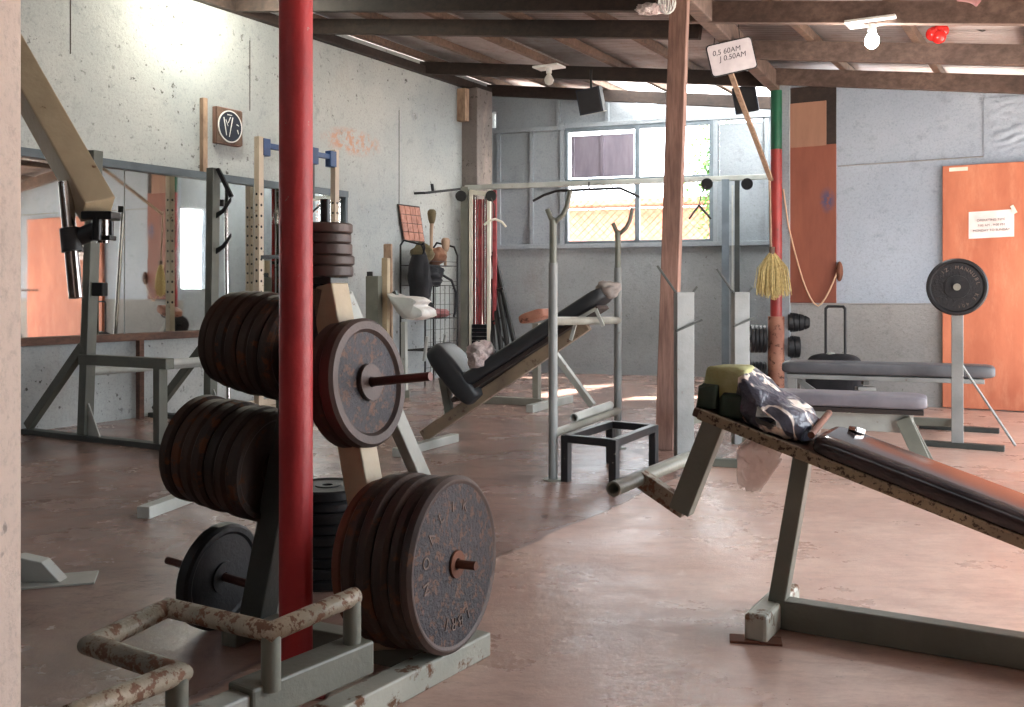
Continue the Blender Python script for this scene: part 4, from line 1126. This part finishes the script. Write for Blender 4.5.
# ------------------------------------------------------------------ black step frame
a=V((.315,5.81,0)); b=V((.575,5.63,0)); c=V((.885,6.25,0)); d=V((.635,6.43,0))
sf=thing('step_frame','low black chipped steel frame without a top beside the squat stand','stool',(a+c)/2)
for p,q in ((a,b),(b,c),(c,d),(d,a)):
    e=(q-p).normalized()*.0
    MB().bar(p-e+Z*.25,q+e+Z*.25,.045,.045).build('rail','black_paint',sf,.004)
for p in (a,b,c,d): MB().bar(p,p+Z*.27,.048,.048,up=V((.83,-.56,0))).build('leg','black_paint',sf,.004)

# ------------------------------------------------------------------ cable crossover along the far wall
dl=13.0; TLp=W(478,292,dl); TLp.z=0; TRp=W(728,292,12.25); TRp.z=0
cx=(TRp-TLp).normalized(); cf=V((cx.y,-cx.x,0))
cc=thing('cable_crossover','tall steel cable crossover machine joined by a long top rail along the far wall','exercise machine',TLp)
MB().bar(TLp-cx*.17+Z*2.46,TRp+cx*.62+Z*2.50,.07,.06).build('top_rail','tube_light',cc,.004)
# left tower: grey post, cream framed stack with red back
MB().bar(TLp-cx*.175,TLp-cx*.175+Z*2.47,.10,.09,up=cf).build('tower_post','tube_grey',cc,.005)
for x in (-.085,.155): MB().bar(TLp+cx*x+cf*.03,TLp+cx*x+cf*.03+Z*2.42,.042,.05,up=cf).build('cream_post','cream_paint',cc,.003,label='cream painted post')
MB().bar(TLp-cx*.10+cf*.03+Z*2.40,TLp+cx*.17+cf*.03+Z*2.36,.05,.06).build('cream_head','cream_paint',cc,.003,label='cream painted head')
for i,x in enumerate((-.045,.015,.075,.125)): MB().box(TLp+cx*x+Z*1.42-cf*.05,(.048,.03,1.78),Matrix.Rotation(math.atan2(cx.y,cx.x),3,'Z')).build('red_slat','red_strip',cc,.006,label='red back slat')
MB().box(TLp+cx*.21+Z*1.55-cf*.06,(.05,.05,1.75),Matrix.Rotation(math.atan2(cx.y,cx.x),3,'Z')).build('red_edge','red_strip',cc,.004,label='dull red edge strip')
for x in (-.03,.10): MB().tube([TLp+cx*x+cf*.02+Z*.05,TLp+cx*x+cf*.02+Z*2.38],.009,10).build('guide_rod','chrome',cc)
m=MB()
for i in range(12): m.box(TLp+cx*.035+cf*.02+Z*(.085+i*.052),(.20,.10,.046),Matrix.Rotation(math.atan2(cx.y,cx.x),3,'Z'))
m.build('weight_stack','stack_black',cc)
MB().bar(TLp-cx*.22+Z*.03,TLp+cx*.24+Z*.03,.14,.06).build('tower_base','tube_grey',cc,.004)
# right tower
MB().bar(TRp-cx*.03,TRp-cx*.03+Z*2.48,.09,.08,up=cf).build('tower_post','tube_blue_grey',cc,.004)
MB().bar(TRp+cx*.055+cf*.05,TRp+cx*.055+cf*.05+Z*2.40,.02,.03,up=cf).build('guide_strip','tube_light',cc,.002)
MB().bar(TRp+cx*.11,TRp+cx*.11+Z*2.46,.06,.06,up=cf).build('tower_post','tube_dark',cc,.004)
MB().bar(TRp-cx*.25+Z*.03,TRp+cx*.25+Z*.03,.14,.06).build('tower_base','tube_grey',cc,.004)
def pulley(p,r=.07): return MB().lathe([(0,-.02),(r,-.02),(r*.86,0),(r,.02),(0,.02)],axis_matrix(p,cf),24).build('pulley','black_steel',cc)
for px,py,dd_ in ((461,196,12.9),(491,196,12.9),(707,184,12.2),(747,184,12.1)):
    pulley(W(px,py,dd_))
# cable handle bars
pb0=W(589,189,12.55)
hbp=[W(533,201,12.66),W(544,195,12.64),W(556,191,12.62),W(620,188,12.45),W(640,197,12.42)]
t=thing('pulldown_bar','long black bent pulldown bar hung under the top rail before the window','bar',hbp[2])
MB().tube(hbp,.017,12).build('bent_bar','black_steel',t)
MB().tube([W(589,190,12.53),W(589,182,12.53)],.01,8).build('hanger','black_steel',t)
t=thing('curved_grip','pale curved cable handle hanging from the pulley by the red slats','handle',W(495,222,12.8))
MB().tube([W(484,225,12.8),W(489,221,12.8),W(495,219,12.8),W(502,222,12.8),W(506,227,12.8)],.015,10).build('grip','cream_paint',t)
MB().tube([W(495,220,12.8),W(494,205,12.8),W(491,198,12.8)],.007,8).build('cable','wire',t)
t=thing('angled_grip','black angled cable handle hanging before the window beside the timber post','handle',W(700,210,12.1))
MB().tube([W(689,219,12.1),W(699,205,12.1),W(711,219,12.1)],.013,10).build('grip','black_steel',t)
MB().tube([W(699,205,12.1),W(702,192,12.1),W(706,186,12.1)],.007,8).build('cable','wire',t)
t=thing('wall_bar','black straight bar fixed level on the pitted wall by the pulley tower','bar',W(440,192,12.3))
MB().tube([W(424,193,12.2),W(460,189,12.6)],.016,10).build('rod','black_steel',t)
MB().tube([W(433,191,12.3),W(432,184,12.3)],.02,10).build('end_stop','black_steel',t)
MB().tube([W(430,192.5,12.25),W(430,192.5,12.25)-N*.52],.016,10).build('wall_bracket','black_steel',t)
# dark metal frames leaning by the tower
lf0=W(503,292,13.25); lf0.z=0
t=thing('folded_trestle','black folded metal frame leaning on the far wall beside the red slats','frame',lf0)
for (x0,y0,x1,y1) in ((494,252,516,350),(493,256,509,354),(492,280,502,356),(491,300,494,360)):
    p=W(x0,y0,13.2); q=W(x1,y1,12.75); MB().tube([p,q],.034,10).build('leg','black_steel',t)
for (x0,y0,x1,y1,e) in ((497,290,503,288,.3),(500,318,510,316,.2),(497,330,507,345,.1),(492,322,500,318,.2)):
    MB().tube([W(x0,y0,13.0),W(x1,y1,12.98)],.016,8).build('rung','black_steel',t)
# ------------------------------------------------------------------ overhead things
def lampset(name,p,lit,label,emit=None):
    t=thing(name,label,'light bulb',p)
    Mr=Matrix((N,U,Z)).transposed()
    MB().box(p+Z*.03,(.30 if not lit else .34,.2,.02),Mr).build('mounting_board','white_plastic',t,.003)
    MB().tube([p+Z*.02,p-Z*.035],.03,18).build('holder','white_plastic',t)
    MB().lathe([(.018,-.03),(.022,-.045),(.045,-.085),(.05,-.11),(.042,-.14),(.02,-.158),(0,-.16)],Matrix.Translation(p),24,True).build('glass_bulb','bulb_lit' if lit else 'bulb_off',t,label='glowing glass bulb' if lit else None)
lampset('bulb_lamp',BULB+Z*.10,True,'lit bulb on a pale board under the roof, bright over the partition')
lampset('bulb_lamp',W(549,70,10.6),False,'unlit bulb on a pale board under the roof near the far window')
lampset('bulb_lamp',W(419,-6,8.9),False,'unlit bulb under the roof close above the dark rafter')
lampset('bulb_lamp',WLAMP,True,'lit bulb close to the pitted wall above the mirror')
# red cluster lamp
rc=W(939,33,7.9)
t=thing('red_globe_lamp','cluster of glossy red globes hanging under the rafter','lamp',rc)
for dx,dz,r in ((-.035,-.0,.055),(.04,.025,.05),(.0,-.03,.055),(.01,.03,.045)): MB().ball(rc+V((dx,0 if dz<0 else .03,dz)),r).build('globe','red_lamp',t)
MB().tube([rc+Z*.06,rc+Z*.16],.012,10).build('stem','black_steel',t)
MB().tube([rc+Z*.05,rc+V((.10,0,.10)),rc+V((.35,.02,.02)),rc+V((.6,.05,.10))],.006,8).build('cord','wire',t)
# sign board
sgp=W(731.5,57,8.2)
t=thing('hand_lettered_board','small pale board with handwritten lines hung crooked from the beam','sign',sgp)
Mg=Matrix.Translation(sgp)@Matrix((V((1,0,0)),Z,V((0,-1,0)))).transposed().to_4x4()@Matrix.Rotation(.225,4,'Z')
def rrect(w,h,r,n=6):
    pts=[]
    for cx_,cy_,a0 in ((w/2-r,h/2-r,0),(-w/2+r,h/2-r,90),(-w/2+r,-h/2+r,180),(w/2-r,-h/2+r,270)):
        for i in range(n+1):
            a_=math.radians(a0+90*i/n); pts.append((cx_+r*math.cos(a_),cy_+r*math.sin(a_)))
    return pts
MB().prism(rrect(.365,.25,.025),.01,Mg).build('panel','board_white',t)
MB().prism(rrect(.385,.27,.032),.008,Mg@Matrix.Translation((0,0,-.002))).build('dark_rim','black_steel',t)
m=MB()
for tx,x,y,sz in (('0,5 60AM',-.03,.055,.06),('J 0.50AM',.01,.0,.06)):
    vs,fs=text_mesh(tx,sz,.0005); m.raw([Mg@(V((v.x+x+v.y*.2,v.y+y,v.z+.0112))) for v in vs],fs)
m.build('lettering','marker_ink',t)
for x in (-.12,.10): MB().tube([Mg@V((x,.125,.0)),Mg@V((x*.8,.125,0))+Z*.20],.004,6).build('hanging_wire','wire',t)
# thin brace from the beam to the column
p=W(728,66,8.75); q=W(771,180,10.08)
t=MB().bar(p,q,.045,.03).build('brace_lath','wood_tan',None,.003,loc=q); tag(t,'thin pale lath sloping down from the beam to the red column','lath')
# speakers
def speaker(px0,px1,y0,y1,d,lab):
    c=W((px0+px1)/2,(y0+y1)/2,d); w=(px1-px0)/1000*d; h=(y1-y0)/1000*d
    t=thing('speaker',lab,'speaker',c)
    Mr=Matrix.Rotation(-.25,3,'Z')@Matrix.Rotation(.22,3,'X')@Matrix.Rotation(-.15,3,'Y')
    MB().box(c,(w,.20,h),Mr).build('cabinet','speaker_dark',t,.006)
    MB().box(c+Mr@V((0,-.104,0)),(w*.88,.012,h*.9),Mr).build('grille','plastic_black',t,.004)
    MB().box(c+Mr@V((0,0,-h/2-.003)),(w,.2,.006),Mr).build('trim_edge','tube_light',t)  # pale strip stands for light caught on the lower edge
    MB().tube([c+Z*h*.45,c+Z*(h*.45+.2)],.012,8).build('bracket','black_steel',t)
speaker(579,603,88,113,10.2,'dark blue wall speaker hung under the rafter before the shuttered window')
speaker(734,757,86,112,10.9,'dark speaker hung behind the sloping lath near the column')
# cloth over the rafter and bits on the beam
def cloth(u,v):
    x=958+52*u; y=-6+ (14*v)*(.5+.6*math.sin(math.pi*u)); q=W(x,y,6.75)
    return q+V((0,.05*math.sin(9*u+3*v),.0))
m=MB().grid(cloth,26,8); t=m.build('pink_cloth','fabric_pink',None,smoothall=True,loc=W(985,5,6.75)); tag(t,'pink cloth draped over the nearest rafter at the top','cloth')
so=t.modifiers.new('thick','SOLIDIFY'); so.thickness=.012
t=lump('plastic_wrap',W(651,9,6.9),(.10,.06,.035),'tissue','crumpled pale plastic tucked beside the top of the timber post','plastic bag',.4,4,None,None,3)
wc=W(667,3,6.85)
t=thing('wire_cage','small white wire cage hanging at the top of the timber post','cage',wc)
for i in range(6):
    an=math.pi*i/6; m=MB().tube([wc+V((.06*math.cos(an)*math.sin(b_),.06*math.sin(an)*math.sin(b_),.075*math.cos(b_))) for b_ in [2*math.pi*j/16 for j in range(17)]],.0035,6); m.build('wire_hoop','white_plastic',t)
# tree and house outside the far window
tr=B(2.75,0,-3.4)
t=thing('garden_tree','leafy green tree outside the far window','tree',V((tr.x,tr.y,-.25)))
MB().tube([V((tr.x,tr.y,-.25)),V((tr.x,tr.y,2.2))],.05,10).build('trunk','wood_brown',t)
m=MB(); rn=random.Random(9)
for i in range(1500):
    c=V((tr.x,tr.y,2.95))+V((rn.gauss(0,.20),rn.gauss(0,.3),rn.gauss(0,.42))); a=V((rn.uniform(-1,1),rn.uniform(-1,1),rn.uniform(-1,1))).normalized(); b_=a.orthogonal().normalized()
    m.raw([c,c+a*.05+b_*.03,c+a*.11,c+a*.05-b_*.03],[(0,1,2,3)])
m.build('leaves','leaf_green',t)['kind']='stuff'
# ------------------------------------------------------------------ light
w=bpy.data.worlds.new('sky'); S.world=w; w.use_nodes=True
bg=w.node_tree.nodes['Background']; bg.inputs[0].default_value=(.86,.93,1,1); bg.inputs[1].default_value=9.0
def lamp(name,ty,loc,energy,color=(1,1,1),**k):
    d=bpy.data.lights.new(name,ty); d.energy=energy; d.color=color
    for a,b in k.items(): setattr(d,a,b)
    o=bpy.data.objects.new(name,d); C.objects.link(o); o.location=loc; return o
sun=lamp('sun','SUN',(0,0,20),42,(1,.95,.88),angle=.02)
sun.rotation_euler=V((-.62,-.08,-.78)).to_track_quat('-Z','Y').to_euler()
lamp('bulb_light','POINT',BULB-V((0,0,.24)),45,(1,.97,.92),shadow_soft_size=.05)
lamp('wall_lamp_light','POINT',WLAMP-V((0,0,.24)),60,(1,.99,.82),shadow_soft_size=.05)
# daylight openings guide the sky samples
def portal(c,nrm,sx,sy):
    d=bpy.data.lights.new('opening','AREA'); d.shape='RECTANGLE'; d.size=sx; d.size_y=sy; d.cycles.is_portal=True
    o=bpy.data.objects.new('opening',d); C.objects.link(o); o.location=c; o.rotation_euler=nrm.to_track_quat('-Z','Z').to_euler()
portal(K((KO0+KO1)/2,SR+.1,1.25),-N,KO1-KO0,2.5)
portal(K((KP0+KP1)/2,SR+.1,1.25),-N,KP1-KP0,2.5)
portal(COLP+U*.37+N*.25+Z*1.75,-N,.5,1.2)
portal(B((A1+A2)/2,(ZS+ZT)/2,-.2),BN,A2-A1,ZT-ZS)
# ------------------------------------------------------------------ camera
cam=bpy.data.cameras.new('camera'); co=bpy.data.objects.new('camera',cam); C.objects.link(co)
co.location=(0,0,CAMH); co.rotation_euler=(math.pi/2,0,0)
cam.sensor_width=36; cam.lens=36*FPX/1024; cam.shift_y=(HY-353.5)/1024; cam.clip_start=.05
S.camera=co
S.view_settings.view_transform='Standard'; S.view_settings.look='None'; S.view_settings.gamma=1; S.view_settings.use_curve_mapping=False
S.view_settings.exposure=.10
S.cycles.use_denoising=True; S.cycles.max_bounces=8; S.cycles.diffuse_bounces=4; S.cycles.sample_clamp_indirect=8; S.cycles.transparent_max_bounces=8
for o in bpy.data.objects:
    if '_o' in o: del o['_o']
